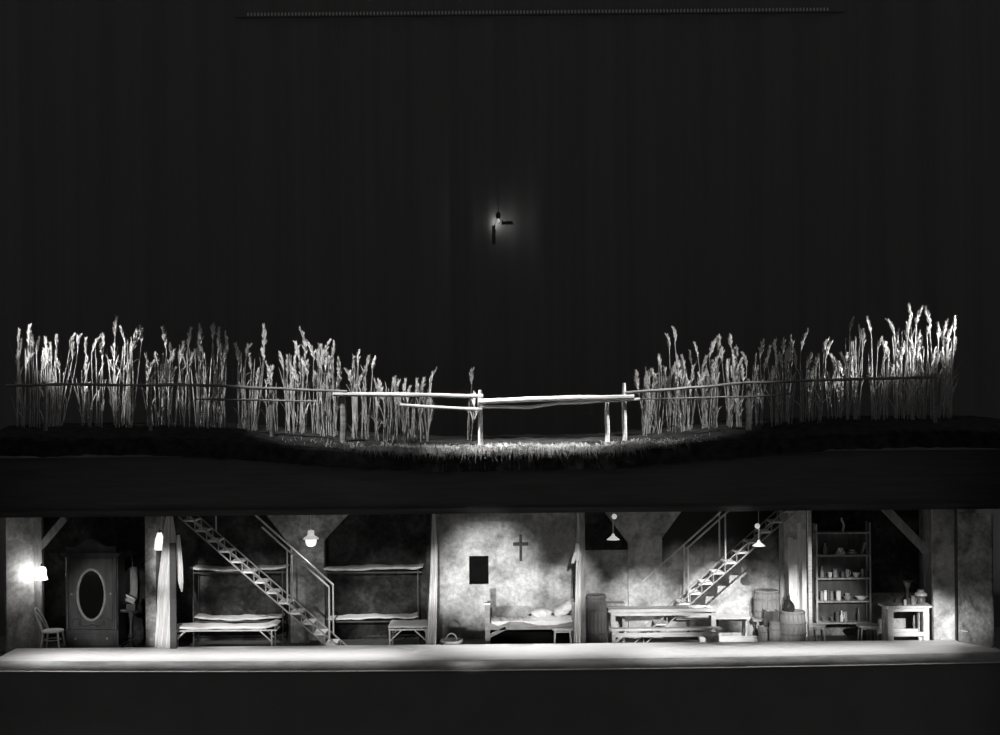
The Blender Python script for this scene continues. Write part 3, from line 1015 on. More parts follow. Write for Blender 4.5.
pendant_globe()
pendant_pulley(613.2, 516.5, 539.5, 0.35, 'white enamel pulley lamp hanging above the long table', 0.03)
pendant_pulley(758.8, 526, 545.8, 0.45, 'white enamel pulley lamp hanging at the top of the right stair', -0.03)

# ================================================================== BEDCHAMBER
t = thing('wall_cross', P(520.6, 561, BACK), 'dark wooden cross hung on the pale plaster wall', 'cross')
a, b = P(520.6, 534.5, BACK), P(520.6, 561, BACK)
MB().box(a.x - 0.033, a.x + 0.033, BACK - 0.04, BACK, b.z, a.z).build('upright', M_CROSS, t)
l, r_ = P(513, 544, BACK), P(528.3, 544, BACK)
MB().box(l.x, r_.x, BACK - 0.055, BACK - 0.005, l.z - 0.04, l.z + 0.04).build('crossbar', M_CROSS, t)

Y = 0.22
c = P(451.5, 641, Y)
t = thing('basket', (c.x, Y, FLOOR), 'shallow pale basket with an arched handle on the bedchamber floor', 'basket')
zz = PZ(451, 640.3, Y)
MB().lathe((c.x, Y, FLOOR), [(0.15, 0.0), (0.17, 0.0), (0.21, (zz - FLOOR) * 0.6), (0.275, zz - FLOOR - 0.02), (0.275, zz - FLOOR + 0.015), (0.26, zz - FLOOR + 0.015), (0.19, (zz - FLOOR) * 0.6), (0.05, 0.03)], 28).build('bowl', M_PALEWOOD, t)
MB().tube([(c.x + 0.13 * math.cos(a), Y, zz - 0.01 + 0.17 * math.sin(a)) for a in np.linspace(0, math.pi, 15)], 0.014, 6).build('handle', M_PALEWOOD, t)
o = MB().tube([P(463, 641.5, 0.7), P(474, 640.2, 0.9), P(486, 638, 1.1)], 0.014, 6).build('walking_stick', M_TIMBER)
tag(o, 'thin stick lying on the floor between basket and wooden bed', 'stick')

# wooden bed
Y0, Y1 = 0.36, 1.05
xl, xr = PX(484.8, Y0), PX(575.5, Y0)
t = thing('wooden_bed', ((xl + xr) / 2, (Y0 + Y1) / 2, FLOOR), 'rustic wooden bed with rumpled white bedding under the cross', 'bed')
zp = PZ(487, 604, Y0)
pw = 0.12
for yy in (Y0, Y1 - pw):
    zq = zp if yy == Y0 else zp - 0.22
    MB().box(xl, xl + pw, yy, yy + pw, FLOOR, zq - 0.02).build('post', M_BEDWOOD, t)
    MB().box(xl - 0.01, xl + pw + 0.01, yy - 0.01, yy + pw + 0.01, zq - 0.02, zq + 0.02).build('post_cap', M_LINEN, t)
    MB().box(xr - 0.09, xr, yy, yy + pw, FLOOR, PZ(574, 602, Y0)).build('post', M_BEDWOOD, t)
zr0, zr1 = PZ(530, 629.8, Y0), PZ(530, 623, Y0)
MB().box(xl + 0.03, xl + 0.08, Y0 + pw, Y1 - pw, zr0, zp - 0.26).build('footboard', M_BEDWOOD, t)
MB().box(xr - 0.07, xr - 0.02, Y0 + pw, Y1 - pw, zr0, PZ(574, 605, Y0)).build('headboard', M_BEDWOOD, t)
MB().box(xl + pw, xr - 0.09, Y0 + 0.02, Y0 + 0.08, zr0, zr1 + 0.0).build('side_rail', M_BEDWOOD, t)
MB().box(xl + pw, xr - 0.09, Y1 - 0.08, Y1 - 0.02, FLOOR + 0.02, zr1).build('under_bed_shade', M_NIGHT, t)  # near-black sheet added as the shade under the bed
MB().bar(P(489.5, 636, Y0 + 0.05), P(505.5, 628, Y0 + 0.05), 0.08, 0.06).build('corner_brace', M_BEDWOOD, t)
mat_o = MB().slab(xl + pw + 0.01, xr - 0.1, Y0 + 0.09, Y1 - 0.09, lambda q: zr1 + 0.05, 0.16, 21, 0.006).build('mattress', M_TICK, t)


def coverlet(x0p, x1p, hem, Y0, name, lift=0.03, seed=1):
    """blanket lying on the mattress and hanging over the front rail"""
    rg = random.Random(seed)
    nx = 26
    rows = []
    zt = zr1 + 0.075
    for j in range(12):
        row = []
        for i in range(nx):
            u = i / (nx - 1)
            x = PX(x0p + (x1p - x0p) * u, Y0)
            drop = hem(u)
            wr = 0.014 * math.sin(u * 17 + j * 0.6) + 0.01 * math.sin(u * 31 + seed)
            if j < 4:
                q = j / 3
                row.append((x, Y0 - 0.01 + 0.01 * math.sin(u * 12), zt - 0.03 - drop * (1 - q) + wr * 0.3))
            else:
                q = (j - 4) / 7
                row.append((x, Y0 + 0.05 + (Y1 - Y0 - 0.2) * q, zt + lift * math.sin(q * 3.14) + wr * (1 - q) - 0.03 * q))
        rows.append(row)
    nr = len(rows)
    th = 0.02
    v = [p for r in rows for p in r] + [(p[0], p[1] + th * 0.8, p[2] - th * 0.6) for r in rows for p in r]
    N = nr * nx
    f = []
    for j in range(nr - 1):
        for i in range(nx - 1):
            a, b, c, d = j * nx + i, j * nx + i + 1, (j + 1) * nx + i + 1, (j + 1) * nx + i
            f += [(a, b, c, d), (a + N, d + N, c + N, b + N)]
    for j in range(nr - 1):
        for i0 in (0, nx - 1):
            a, d = j * nx + i0, (j + 1) * nx + i0
            f.append((a, d, d + N, a + N))
    for i in range(nx - 1):
        for j0 in (0, nr - 1):
            a, b = j0 * nx + i, j0 * nx + i + 1
            f.append((a, a + N, b + N, b))
    return MB().add(v, f).build(name, M_LINEN, t)


coverlet(491, 513, lambda u: 0.10 * math.sin(min(1, u * 1.1) * 2.6 + 0.5) ** 2 * (1 - 0.6 * u) + 0.01, Y0, 'blanket', 0.05, 2)
coverlet(513, 526, lambda u: 0.01, Y0 + 0.04, 'sheet', 0.03, 4)
coverlet(524, 572, lambda u: 0.02 + 0.075 * math.sin(math.pi * min(1, u * 1.05)) ** 0.8, Y0, 'blanket', 0.06, 3)


def pillow(cx, y, cz, sx, sy, szz, rot, seed, label, name='pillow'):
    rg = random.Random(seed)
    bm = bmesh.new()
    bmesh.ops.create_icosphere(bm, subdivisions=4, radius=1)
    ph = [rg.uniform(0, 6) for _ in range(6)]
    for v in bm.verts:
        p = v.co.copy()
        k = (abs(p.x) ** 3 + abs(p.z) ** 3 + abs(p.y) ** 3) ** (1 / 3)
        p /= max(k, 1e-6) ** 0.75
        n = 1 + 0.06 * math.sin(p.x * 4 + ph[0]) * math.sin(p.z * 5 + ph[1]) + 0.05 * math.sin(p.x * 9 + p.z * 7 + ph[2]) + 0.03 * math.sin(p.y * 8 + ph[3] + p.x * 11)
        v.co = Vector((p.x * sx, p.y * sy, p.z * szz)) * n
    bmesh.ops.rotate(bm, verts=bm.verts, cent=(0, 0, 0), matrix=Euler((0, rot, 0)).to_matrix())
    me = bpy.data.meshes.new(name)
    bm.to_mesh(me)
    bm.free()
    me.materials.append(M_LINEN)
    me.polygons.foreach_set('use_smooth', [True] * len(me.polygons))
    o = bpy.data.objects.new(name, me)
    o.location = (cx, y, cz)
    COL.objects.link(o)
    ORG[o] = Vector((cx, y, cz))
    return tag(o, label, 'pillow')


p = P(541, 613.2, 0.6)
pillow(p.x, 0.62, p.z, 0.245, 0.26, 0.13, 0.05, 3, 'crumpled white pillow lying in the middle of the wooden bed')
p = P(563.5, 610, 0.6)
pillow(p.x, 0.66, p.z + 0.02, 0.27, 0.28, 0.13, -0.55, 8, 'plump white pillow propped against the head of the wooden bed')


# stools
def stool(px0, px1, yt, Y, label, m, flare=0.05, rect=True):
    a, b = PX(px0, Y), PX(px1, Y)
    zt = PZ((px0 + px1) / 2, yt, Y)
    cx, hw = (a + b) / 2, (b - a) / 2
    t = thing('stool', (cx, Y, FLOOR), label, 'stool', 'wooden stools')
    if rect:
        MB().slab(a, b, Y - 0.16, Y + 0.16, lambda q: zt, 0.055, 3, 0.002, nx=8, end=0.6).build('seat', m, t)
    else:
        MB().lathe((cx, Y, zt - 0.05), [(hw * 0.8, 0), (hw * 0.98, 0.008), (hw, 0.03), (hw * 0.94, 0.05), (hw * 0.5, 0.046)], 24).build('seat', m, t)
    k = 0.72 if rect else 0.62
    for sx in (-1, 1):
        for sy in (-1, 1):
            MB().tube([(cx + sx * hw * k, Y + sy * 0.11, zt - 0.045), (cx + sx * (hw * k + flare), Y + sy * 0.15, FLOOR)], [0.02, 0.017], 8).build('leg', m, t)
    for sy in (-1, 1):
        MB().tube([(cx - hw * k - 0.01, Y + sy * 0.115, zt - 0.085), (cx + hw * k + 0.01, Y + sy * 0.115, zt - 0.085)], 0.016, 6).build('rung', m, t)
    return t


stool(552, 572.5, 627.5, 0.12, 'pale oblong stool standing before the wooden bed', M_WOOD, 0.03)
stool(807, 825.5, 624.5, 0.42, 'round stool under the left end of the kitchen shelves', M_TIMBER, 0.04, False)
stool(856, 879.5, 624.5, 0.36, 'round stool between the kitchen shelves and the pale table', M_TIMBER, 0.04, False)


# ================================================================== TAVERN
def barrel(name, pxl, pxr, yt, yb, Y, label, m=M_STAVE, hoops=(0.06, 0.28, 0.72, 0.94), zbase=None, bulge=0.14, cat='barrel'):
    a, b = PX(pxl, Y), PX(pxr, Y)
    cx, r = (a + b) / 2, (b - a) / 2
    zt = PZ((pxl + pxr) / 2, yt, Y - r * 0.3)
    zb = FLOOR if zbase is None else zbase
    H = zt - zb
    t = thing(name, (cx, Y, zb), label, cat, 'wooden barrels')

    def rad(q):
        return r * (1 - bulge * (2 * q - 1) ** 2)

    nst = 18
    st = None
    for k in range(nst):
        an0, an1 = 2 * math.pi * (k + 0.03) / nst, 2 * math.pi * (k + 0.97) / nst
        mb = MB()
        v = []
        N = 8
        for i in range(N + 1):
            q = i / N
            for an, rr in ((an0, rad(q)), (an1, rad(q)), (an1, rad(q) - 0.03), (an0, rad(q) - 0.03)):
                v.append((rr * math.cos(an), rr * math.sin(an), q * H))
        f = []
        for i in range(N):
            for j in range(4):
                j2 = (j + 1) % 4
                f.append((i * 4 + j, i * 4 + j2, (i + 1) * 4 + j2, (i + 1) * 4 + j))
        f += [(3, 2, 1, 0), (N * 4, N * 4 + 1, N * 4 + 2, N * 4 + 3)]
        if st is None:
            st = mb.add(v, f).mesh('stave', m)
        o = bpy.data.objects.new('stave', st)
        COL.objects.link(o)
        o.parent = t
        o.rotation_euler = (0, 0, 2 * math.pi * k / nst)
    for q in hoops:
        hh = 0.022
        MB().lathe((cx, Y, zb), [(rad(q) - 0.01, q * H - hh), (rad(q) + 0.012, q * H - hh), (rad(q) + 0.012, q * H + hh), (rad(q) - 0.01, q * H + hh)], 36).build('hoop', M_HOOP, t)
    MB().lathe((cx, Y, zb), [(0.01, H - 0.06), (rad(1) - 0.025, H - 0.06), (rad(1) - 0.025, H - 0.03), (0.01, H - 0.03)], 24).build('lid', m, t)
    MB().lathe((cx, Y, zb), [(0.01, 0.02), (rad(0) - 0.025, 0.02), (rad(0) - 0.025, 0.05), (0.01, 0.05)], 24).build('bottom', m, t)
    return t


barrel('barrel', 584.5, 606.8, 595, 642, 0.55, 'tall hooped barrel between the narrow curtain and the long table')
bst = P(766, 616.5, 1.3)
barrel('barrel', 753.5, 780, 590.5, 616, 1.3, 'hooped cask raised on a trestle left of the pale partition', zbase=PZ(766, 617.5, 1.3), bulge=0.08)
barrel('barrel', 779, 805.5, 611, 642, 0.5, 'broad hooped barrel carrying the dark demijohn', hoops=(0.05, 0.36, 0.66, 0.95), bulge=0.10)
barrel('keg', 768.5, 780.5, 621.5, 642, 0.16, 'small pale keg in front of the broad barrel', bulge=0.16, cat='keg')
tag(bpy.data.objects['keg'], group='wooden barrels')
# trestle under the cask
zt = PZ(766, 617.5, 1.3)
t = thing('trestle', (bst.x, 1.3, FLOOR), 'low splay-legged trestle holding up the hooped cask', 'trestle')
MB().box(PX(751, 1.3), PX(781, 1.3), 1.02, 1.6, zt - 0.05, zt).build('top', M_BEDWOOD, t)
for s, pxx, pxb in ((-1, 755, 759.5), (1, 777, 774)):
    for yy in (1.06, 1.56):
        MB().bar((PX(pxx, 1.3), yy, zt - 0.05), (PX(pxb, 1.3), yy, FLOOR), 0.05, 0.05).build('leg', M_BEDWOOD, t)
# bucket + crate
a = P(765, 628, 0.62)
zt = PZ(765, 626.5, 0.62)
t = thing('bucket', (a.x, 0.62, FLOOR), 'tapered wooden bucket under the dark crate', 'bucket')
MB().lathe((a.x, 0.62, FLOOR), [(0.12, 0), (0.135, 0.0), (0.175, zt - FLOOR), (0.155, zt - FLOOR), (0.11, 0.03), (0.02, 0.03)], 20).build('body', M_STAVE, t)
for q in (0.2, 0.75):
    rr = 0.137 + 0.04 * q
    MB().lathe((a.x, 0.62, FLOOR), [(rr, q * (zt - FLOOR) - 0.012), (rr + 0.01, q * (zt - FLOOR) - 0.012), (rr + 0.012, q * (zt - FLOOR) + 0.012), (rr, q * (zt - FLOOR) + 0.012)], 24).build('hoop', M_HOOP, t)
t = thing('crate', (PX(771, 0.75), 0.75, zt), 'dark open crate with a slanting pale board set on the bucket', 'crate')
cx = PX(770.5, 0.75)
h = 0.36
mb = MB()
tilt = 0.0
t_z = zt + 0.005
for nm, bx in (('front', (cx - 0.16, cx + 0.16, 0.58, 0.60, t_z, t_z + h)), ('back', (cx - 0.16, cx + 0.16, 0.90, 0.92, t_z, t_z + h)),
               ('side', (cx - 0.16, cx - 0.14, 0.60, 0.90, t_z, t_z + h)), ('side', (cx + 0.14, cx + 0.16, 0.60, 0.90, t_z, t_z + h)),
               ('bottom', (cx - 0.14, cx + 0.14, 0.60, 0.90, t_z, t_z + 0.02))):
    MB().box(*bx).build(nm, M_BEDWOOD if nm != 'front' else M_DKWOOD, t)
MB().bar((cx - 0.15, 0.72, t_z + h + 0.03), (cx + 0.17, 0.78, t_z + h - 0.10), 0.02, 0.30).build('lid_board', M_WOOD, t)

# demijohn on the broad barrel
Y = 0.5
c = P(788.3, 610.5, Y)
zt = PZ(792, 611, Y - 0.1) + 0.0
zt = PZ(792.2, 611, Y - 0.3 * (PX(805.5, Y) - PX(779, Y)) / 2)
t = thing('demijohn', (c.x, Y, zt), 'dark glass demijohn with a stopper on the broad barrel', 'bottle')
c = Vector((c.x, Y, zt - 0.03))
MB().lathe(c, [(0.10, 0.0), (0.135, 0.01), (0.155, 0.07), (0.15, 0.14), (0.11, 0.22), (0.055, 0.28), (0.036, 0.31), (0.036, 0.36), (0.046, 0.365), (0.046, 0.385), (0.02, 0.385)], 28).build('glass_body', M_GLASS, t)
MB().lathe(c, [(0.028, 0.38), (0.032, 0.41), (0.028, 0.44), (0.01, 0.445)], 12).build('stopper', M_DKWOOD, t)
MB().lathe(c, [(0.037, 0.315), (0.047, 0.32), (0.047, 0.335), (0.037, 0.34)], 12).build('neck_ring', M_GLASS, t)

# wall bench, plank
zt = PZ(720, 618, 1.2)
t = thing('wall_bench', (PX(715, 1.5), 1.5, FLOOR), 'pale wall bench running behind the table to the raised cask', 'bench')
MB().box(PX(676, 1.35), PX(750, 1.35), 1.3, 1.78, zt - 0.05, zt).build('seat', M_WOOD, t)
for pxx in (690, 719, 746):
    MB().box(PX(pxx, 1.35) - 0.03, PX(pxx, 1.35) + 0.03, 1.62, 1.70, FLOOR, zt - 0.05).build('support', M_DKWOOD, t)
o = MB().box(PX(700, 0.9), PX(767, 0.9), 1.0, 1.28, FLOOR, FLOOR + 0.10).build('floor_plank', M_PALEWOOD)
tag(o, 'thick pale plank lying on the floor under the wall bench', 'plank')
# small side table behind the barrel
zt = PZ(616, 603.5, 1.1)
t = thing('side_table', (PX(616, 1.25), 1.25, FLOOR), 'small side table half hidden between tall barrel and grey pier', 'table')
MB().box(PX(606, 1.1), PX(625, 1.1), 1.1, 1.5, zt - 0.06, zt).build('table_top', M_TIMBER, t)
for xx in (607.5, 623.5):
    for yy in (1.14, 1.46):
        MB().box(PX(xx, 1.1) - 0.03, PX(xx, 1.1) + 0.03, yy - 0.03, yy + 0.03, FLOOR, zt - 0.06).build('leg', M_TIMBER, t)


def long_table(px0, px1, yt, Y0, Y1, th, lw, label, apron, cat='table', name='long_table', inset=2.5, m=M_WOOD, stretch=None, apr_h=0.09):
    a, b = PX(px0, Y0), PX(px1, Y0)
    zt = PZ((px0 + px1) / 2, yt, Y0)
    t = thing(name, ((a + b) / 2, (Y0 + Y1) / 2, FLOOR), label, cat)
    nb = 3
    for i in range(nb):
        y0 = Y0 + (Y1 - Y0) * i / nb
        y1 = Y0 + (Y1 - Y0) * (i + 1) / nb - 0.006
        MB().box(a, b, y0, y1, zt - th, zt - 0.002 * (i % 2)).build('top_plank', m, t)
    ins = inset / 43
    for xx in (a + ins, b - ins - lw):
        for yy in (Y0 + 0.03, Y1 - 0.03 - lw):
            MB().box(xx, xx + lw, yy, yy + lw, FLOOR, zt - th).build('leg', m, t)
    if apron:
        for yy in (Y0 + 0.05, Y1 - 0.08):
            MB().box(a + ins + lw, b - ins - lw, yy, yy + 0.03, zt - th - apr_h, zt - th - 0.015).build('apron_rail', m, t)
        for xx in (a + ins + 0.03, b - ins - 0.06):
            MB().box(xx, xx + 0.03, Y0 + 0.03 + lw, Y1 - 0.03 - lw, zt - th - apr_h, zt - th).build('end_rail', m, t)
    if stretch:
        z = PZ((px0 + px1) / 2, stretch, Y0)
        yy = (Y0 + Y1) / 2 if name == 'bench' else Y0 + 0.05
        MB().box(a + ins + lw, b - ins - lw, yy - 0.02, yy + 0.02, z - 0.05, z + 0.05).build('stretcher', m, t)
        if name != 'bench':
            MB().box(a + ins + lw, b - ins - lw, Y1 - 0.09, Y1 - 0.05, z - 0.05, z + 0.05).build('stretcher', m, t)
    return t, zt, a, b


t, zt, a, b = long_table(608.3, 718.5, 609, 0.42, 0.88, 0.075, 0.11, 'long plank table in front of the right stair', True)
t, zb_, a, b = long_table(610, 721, 628.5, 0.04, 0.26, 0.05, 0.08, 'long low bench in front of the long plank table', False, 'bench', 'bench', 2.0, M_WOOD, 635.5)
for s, xx in ((1, a + 0.1), (-1, b - 0.1)):
    MB().bar((xx, 0.15, FLOOR + 0.16), (xx + s * 0.28, 0.15, zb_ - 0.09), 0.06, 0.05).build('brace', M_WOOD, t)
# cloths on the long table
p = P(702, 606.5, 0.7)
o = MB().slab(PX(688, 0.6), PX(711, 0.6), 0.5, 0.75, lambda q: zt + 0.035, 0.03, 44, 0.006).build('folded_cloth', M_LINEN)
tag(o, 'flat white folded cloth lying on the right end of the long table', 'cloth')

# tall timber posts by the kitchen
o = MB().box(PX(780.5, 1.6), PX(785, 1.6), 1.6, 1.72, FLOOR, CEIL).build('upright_post', M_TIMBER)
tag(o, 'narrow timber post against the wall behind the raised cask', 'post')
o = MB().box(PX(808.6, 0.1), PX(812.2, 0.1), 0.1, 0.2, FLOOR, CEIL).build('upright_post', M_WOOD)
tag(o, 'slim pale post at the left front corner of the kitchen', 'post')

# ================================================================== KITCHEN SHELVES
Y0, Y1 = 0.95, 1.27
t = thing('shelf_unit', (PX(844, Y0), 1.1, FLOOR), 'tall open kitchen shelf unit crowded with crockery', 'shelf')
for xx, yt in ((817.2, 524), (870.6, 522.5)):
    for yy in (Y0, Y1 - 0.035):
        MB().box(PX(xx, Y0) - 0.02, PX(xx, Y0) + 0.02, yy, yy + 0.035, FLOOR, PZ(xx, yt, Y0)).build('post', M_TIMBER, t)
SH = {}
for i, yy in enumerate((532.3, 555, 578, 601, 622.5)):
    z = PZ(844, yy, Y0)
    SH[i] = z
    MB().box(PX(817.2, Y0), PX(870.6, Y0), Y0 - 0.01, Y1 + 0.01, z - 0.035, z).build('shelf_board', M_TIMBER, t)
MB().box(PX(817.2, Y0), PX(870.6, Y0), Y1 + 0.01, Y1 + 0.03, SH[4] - 0.03, SH[0]).build('back_board', M_DKWOOD, t)
YS = 1.08


def pot(name, pxl, pxr, shelf, hpx, kind, m, label, Y=YS, z=None):
    a, b = PX(pxl, Y), PX(pxr, Y)
    cx, r = (a + b) / 2, (b - a) / 2
    h = hpx / (F / (DIST + Y))
    z = SH[shelf] if z is None else z
    K = {
        'jar': [(0.8, 0), (0.95, 0.03), (1, 0.15), (1, 0.75), (0.8, 0.88), (0.88, 0.92), (0.88, 1.0), (0.6, 1.0)],
        'cup': [(0.6, 0), (0.65, 0.03), (0.9, 0.3), (1, 1), (0.9, 1), (0.8, 0.35), (0.3, 0.12)],
        'tin': [(1, 0), (1, 0.88), (1.03, 0.88), (1.03, 1.0), (0.5, 1.0)],
        'bottle': [(0.9, 0), (1, 0.04), (1, 0.55), (0.75, 0.66), (0.42, 0.74), (0.4, 0.95), (0.5, 0.96), (0.5, 1.0), (0.2, 1.0)],
        'bowl': [(0.4, 0), (0.45, 0.06), (0.8, 0.5), (1, 1), (0.94, 1), (0.7, 0.5), (0.2, 0.16)],
        'plate': [(0.5, 0), (0.6, 0.1), (1, 0.8), (1, 1), (0.6, 0.4), (0.2, 0.3)],
        'dome': [(1, 0), (1, 0.12), (0.9, 0.35), (0.65, 0.6), (0.5, 0.66), (0.55, 0.9), (0.4, 1.0)],
    }
    prof = [(q * r, u * h) for q, u in K[kind]]
    o = MB().lathe((cx, Y, z), prof, 18).build(name, m)
    tag(o, label, name.replace('_', ' '))
    return o, cx, r, h, z


def handle(o, cx, r, h, z, side, m, Y=YS):
    MB().tube([(cx + side * r * 0.85, Y, z + 0.85 * h), (cx + side * r * 1.5, Y, z + 0.75 * h), (cx + side * r * 1.5, Y, z + 0.35 * h), (cx + side * r * 0.85, Y, z + 0.2 * h)], 0.01, 6).build('handle', m, o)


pot('domed_dish', 836, 846, 1, 6.5, 'dome', M_ENAMEL, 'pale domed dish left of the flat stack on the upper shelf')
q = pot('plate', 848, 857.5, 1, 2.2, 'plate', M_ENAMEL, 'lowest wide plate of the upper shelf stack')
pot('bowl', 849, 856, 1, 3.5, 'bowl', M_JAR, 'small grey bowl standing in the plate on the upper shelf', z=SH[1] + 0.03)
g = pot('flask', 823.5, 827.5, 1, 11, 'bottle', M_JAR, 'slim pale flask alone at the left of the upper shelf')
o = MB().bar((PX(861.3, 1.06), 1.06, SH[1] + 0.01), (PX(865.6, 1.06), 1.1, SH[1] + 0.27), 0.035, 0.16).build('leaning_book', M_TIMBER)
tag(o, 'thin book leaning at the right of the upper shelf', 'book')
pot('cup', 866, 869, 1, 3, 'cup', M_JAR, 'tiny cup in the right corner of the upper shelf')
# second row
pot('bottle', 820.3, 824, 2, 11, 'bottle', M_JAR, 'tall pale bottle at the left of the second shelf')
pot('cup', 828, 832.3, 2, 5, 'cup', M_ENAMEL, 'short white cup next to the tall bottle on the second shelf')
pot('jar', 833.2, 837.5, 2, 8.5, 'jar', M_JAR, 'upright grey jar right of the short white cup')
pot('jar', 841, 844.6, 2, 6, 'jar', M_DKJAR, 'dark small jar in the middle of the second shelf')
g = pot('mug', 845.4, 849.6, 2, 8, 'cup', M_JAR, 'grey mug with handle in the middle of the second shelf')
handle(*g, 1, M_JAR)
pot('bowl', 852.5, 860, 2, 4.5, 'bowl', M_ENAMEL, 'white bowl near the right of the second shelf')
pot('jar', 861, 864, 2, 8, 'jar', M_JAR, 'slim grey jar right of the white bowl')
pot('tin', 865, 868.2, 2, 7, 'tin', M_DKJAR, 'dark tin in the right corner of the second shelf')
# third row
for i, (l, r_, h, m, lb) in enumerate(((820.3, 823.2, 9, M_JAR, 'leftmost of four tall jars on the third shelf'),
                                       (823.6, 827, 10, M_ENAMEL, 'second and palest of four tall jars on the third shelf'),
                                       (827.4, 829.8, 9.5, M_DKJAR, 'third and darkest of four tall jars on the third shelf'),
                                       (830.2, 833.2, 9, M_JAR, 'rightmost of four tall jars on the third shelf'))):
    pot('jar', l, r_, 3, h, 'jar', m, lb)
pot('tin', 836, 840.8, 3, 9.5, 'tin', M_ENAMEL, 'bright white tin alone on the third shelf')
pot('bowl', 843.3, 851.2, 3, 4, 'bowl', M_JAR, 'wide grey bowl right of the bright white tin')
pot('cup', 845, 849.8, 3, 5, 'cup', M_JAR, 'grey cup standing inside the wide grey bowl', z=SH[3] + 0.045)
o, cx, r, h, z = pot('saucepan', 855.3, 866.5, 3, 3.5, 'bowl', M_ENAMEL, 'shallow white pan with long handle on the third shelf')
MB().tube([(cx + r * 0.95, YS, z + h * 0.9), (cx + r * 1.9, YS, z + h * 1.2)], 0.012, 6).build('handle', M_IRON, o)
# fourth row
pot('cup', 821.6, 825, 4, 5, 'cup', M_DKJAR, 'small dark cup at the left of the lowest shelf')
pot('cup', 830, 833.6, 4, 5, 'cup', M_DKJAR, 'small dark cup beside the grey canister on the lowest shelf')
pot('canister', 835.4, 839.2, 4, 9.5, 'tin', M_DKJAR, 'grey canister left of the white pitcher')
o, cx, r, h, z = pot('pitcher', 839.8, 843.2, 4, 11, 'bottle', M_ENAMEL, 'slender white pitcher on the lowest shelf')
handle(o, cx, r, h, z, 1, M_ENAMEL)
pot('jar', 844.2, 847.0, 4, 10, 'jar', M_JAR, 'narrow grey jar right of the white pitcher')
pot('bottle', 857.2, 860, 4, 14, 'bottle', M_DKJAR, 'tall dark bottle at the right of the lowest shelf')
# top ornament
o = MB().tube([P(842.6, 532, 1.08), P(843.2, 529, 1.08), P(843.8, 526, 1.08), P(843, 523, 1.08), P(841.7, 521, 1.08), P(841.4, 518, 1.08)], [0.026, 0.03, 0.028, 0.026, 0.026, 0.018], 8).build('crooked_candle', M_LINEN)
o.location.z += SH[0] - PZ(842.6, 532, 1.08)
tag(o, 'crooked white candle standing on top of the shelf unit', 'candle')

# kitchen table
t, zt, a, b = long_table(884.5, 933, 606, 0.12, 0.66, 0.05, 0.135, 'pale painted kitchen table with thick legs', True, 'table', 'kitchen_table', 3.5, M_PALEWOOD, 634.5)
YT = 0.42
pot('enamel_pot', 916.5, 925, 0, 8.5, 'jar', M_DKJAR, 'dark pot under the white basin on the kitchen table', Y=YT, z=zt)
o, cx, r, h, z = pot('basin', 914.5, 927, 0, 6, 'dome', M_ENAMEL, 'white basin turned over on the dark pot', Y=YT, z=zt + 8.5 / (F / (DIST + YT)))
t = thing('coffee_grinder', (PX(907.5, YT), YT, zt), 'dark coffee grinder with wide funnel on the kitchen table', 'grinder')
gx = PX(907.5, YT)
MB().box(gx - 0.075, gx + 0.075, YT - 0.075, YT + 0.075, zt, zt + 0.16).build('box', M_DKWOOD, t)
MB().lathe((gx, YT, zt), [(0.03, 0.16), (0.035, 0.36), (0.05, 0.40), (0.10, 0.53), (0.095, 0.55), (0.03, 0.42)], 18).build('funnel', M_DKJAR, t)
MB().tube([(gx, YT, zt + 0.5), (gx + 0.02, YT, zt + 0.57), (gx + 0.16, YT, zt + 0.54), (gx + 0.2, YT, zt + 0.47)], 0.01, 6).build('crank', M_DKIRON, t)
g = pot('mug', 910.8, 915, 0, 9, 'cup', M_JAR, 'grey mug between the coffee grinder and the dark pot', Y=YT - 0.15, z=zt)
handle(*g, 1, M_JAR, YT - 0.15)
pot('cup', 903.5, 906.6, 0, 5.5, 'cup', M_ENAMEL, 'small white cup at the foot of the coffee grinder', Y=YT - 0.18, z=zt)
pot('mug', 918, 922.5, 0, 9, 'cup', M_ENAMEL, 'white mug on the floor under the kitchen table', Y=0.3, z=FLOOR)

# ================================================================== UPPER STAGE: fences
def rail_pts(pts, Y):
    q = []
    for i in range(len(pts) - 1):
        (x0, y0), (x1, y1) = pts[i], pts[i + 1]
        n = max(2, int(abs(x1 - x0) / 18))
        for k in range(n):
            u = k / n
            p = P(x0 + (x1 - x0) * u, y0 + (y1 - y0) * u, Y)
            p.z += 0.008 * R.uniform(-1, 1)
            q.append(p)
    q.append(P(*pts[-1], Y))
    return q


FY = 0.95
f1 = thing('pole_fence', (PX(250, FY), FY, G(PX(250, FY), FY)), 'dim weathered pole fence running through the left reeds', 'fence')
f2 = thing('pole_fence', (PX(530, FY), FY, G(PX(530, FY), FY)), 'bright bare pole fence across the open middle of the bank', 'fence')
f3 = thing('pole_fence', (PX(780, FY), FY, G(PX(780, FY), FY)), 'dim weathered pole fence running through the right reeds', 'fence')


def rail(f, pts, r, m, dy=0.0):
    q = rail_pts(pts, FY + dy)
    rr = [r * (0.9 + 0.2 * R.random()) for _ in q]
    MB().tube(q, rr, 8).build('rail', m, f)


def fpost(f, pxx, yt, w, m, dy=0.06):
    p = P(pxx, yt, FY + dy)
    g = G(p.x, FY + dy)
    r = w / 43 / 2
    n = 5
    pts = [(p.x + 0.006 * R.uniform(-1, 1), FY + dy, g - 0.15 + (p.z - g + 0.15) * k / n) for k in range(n + 1)]
    MB().tube(pts, [r, r, r * 0.97, r, r * 0.95, r * 0.6], 8).build('post', m, f)


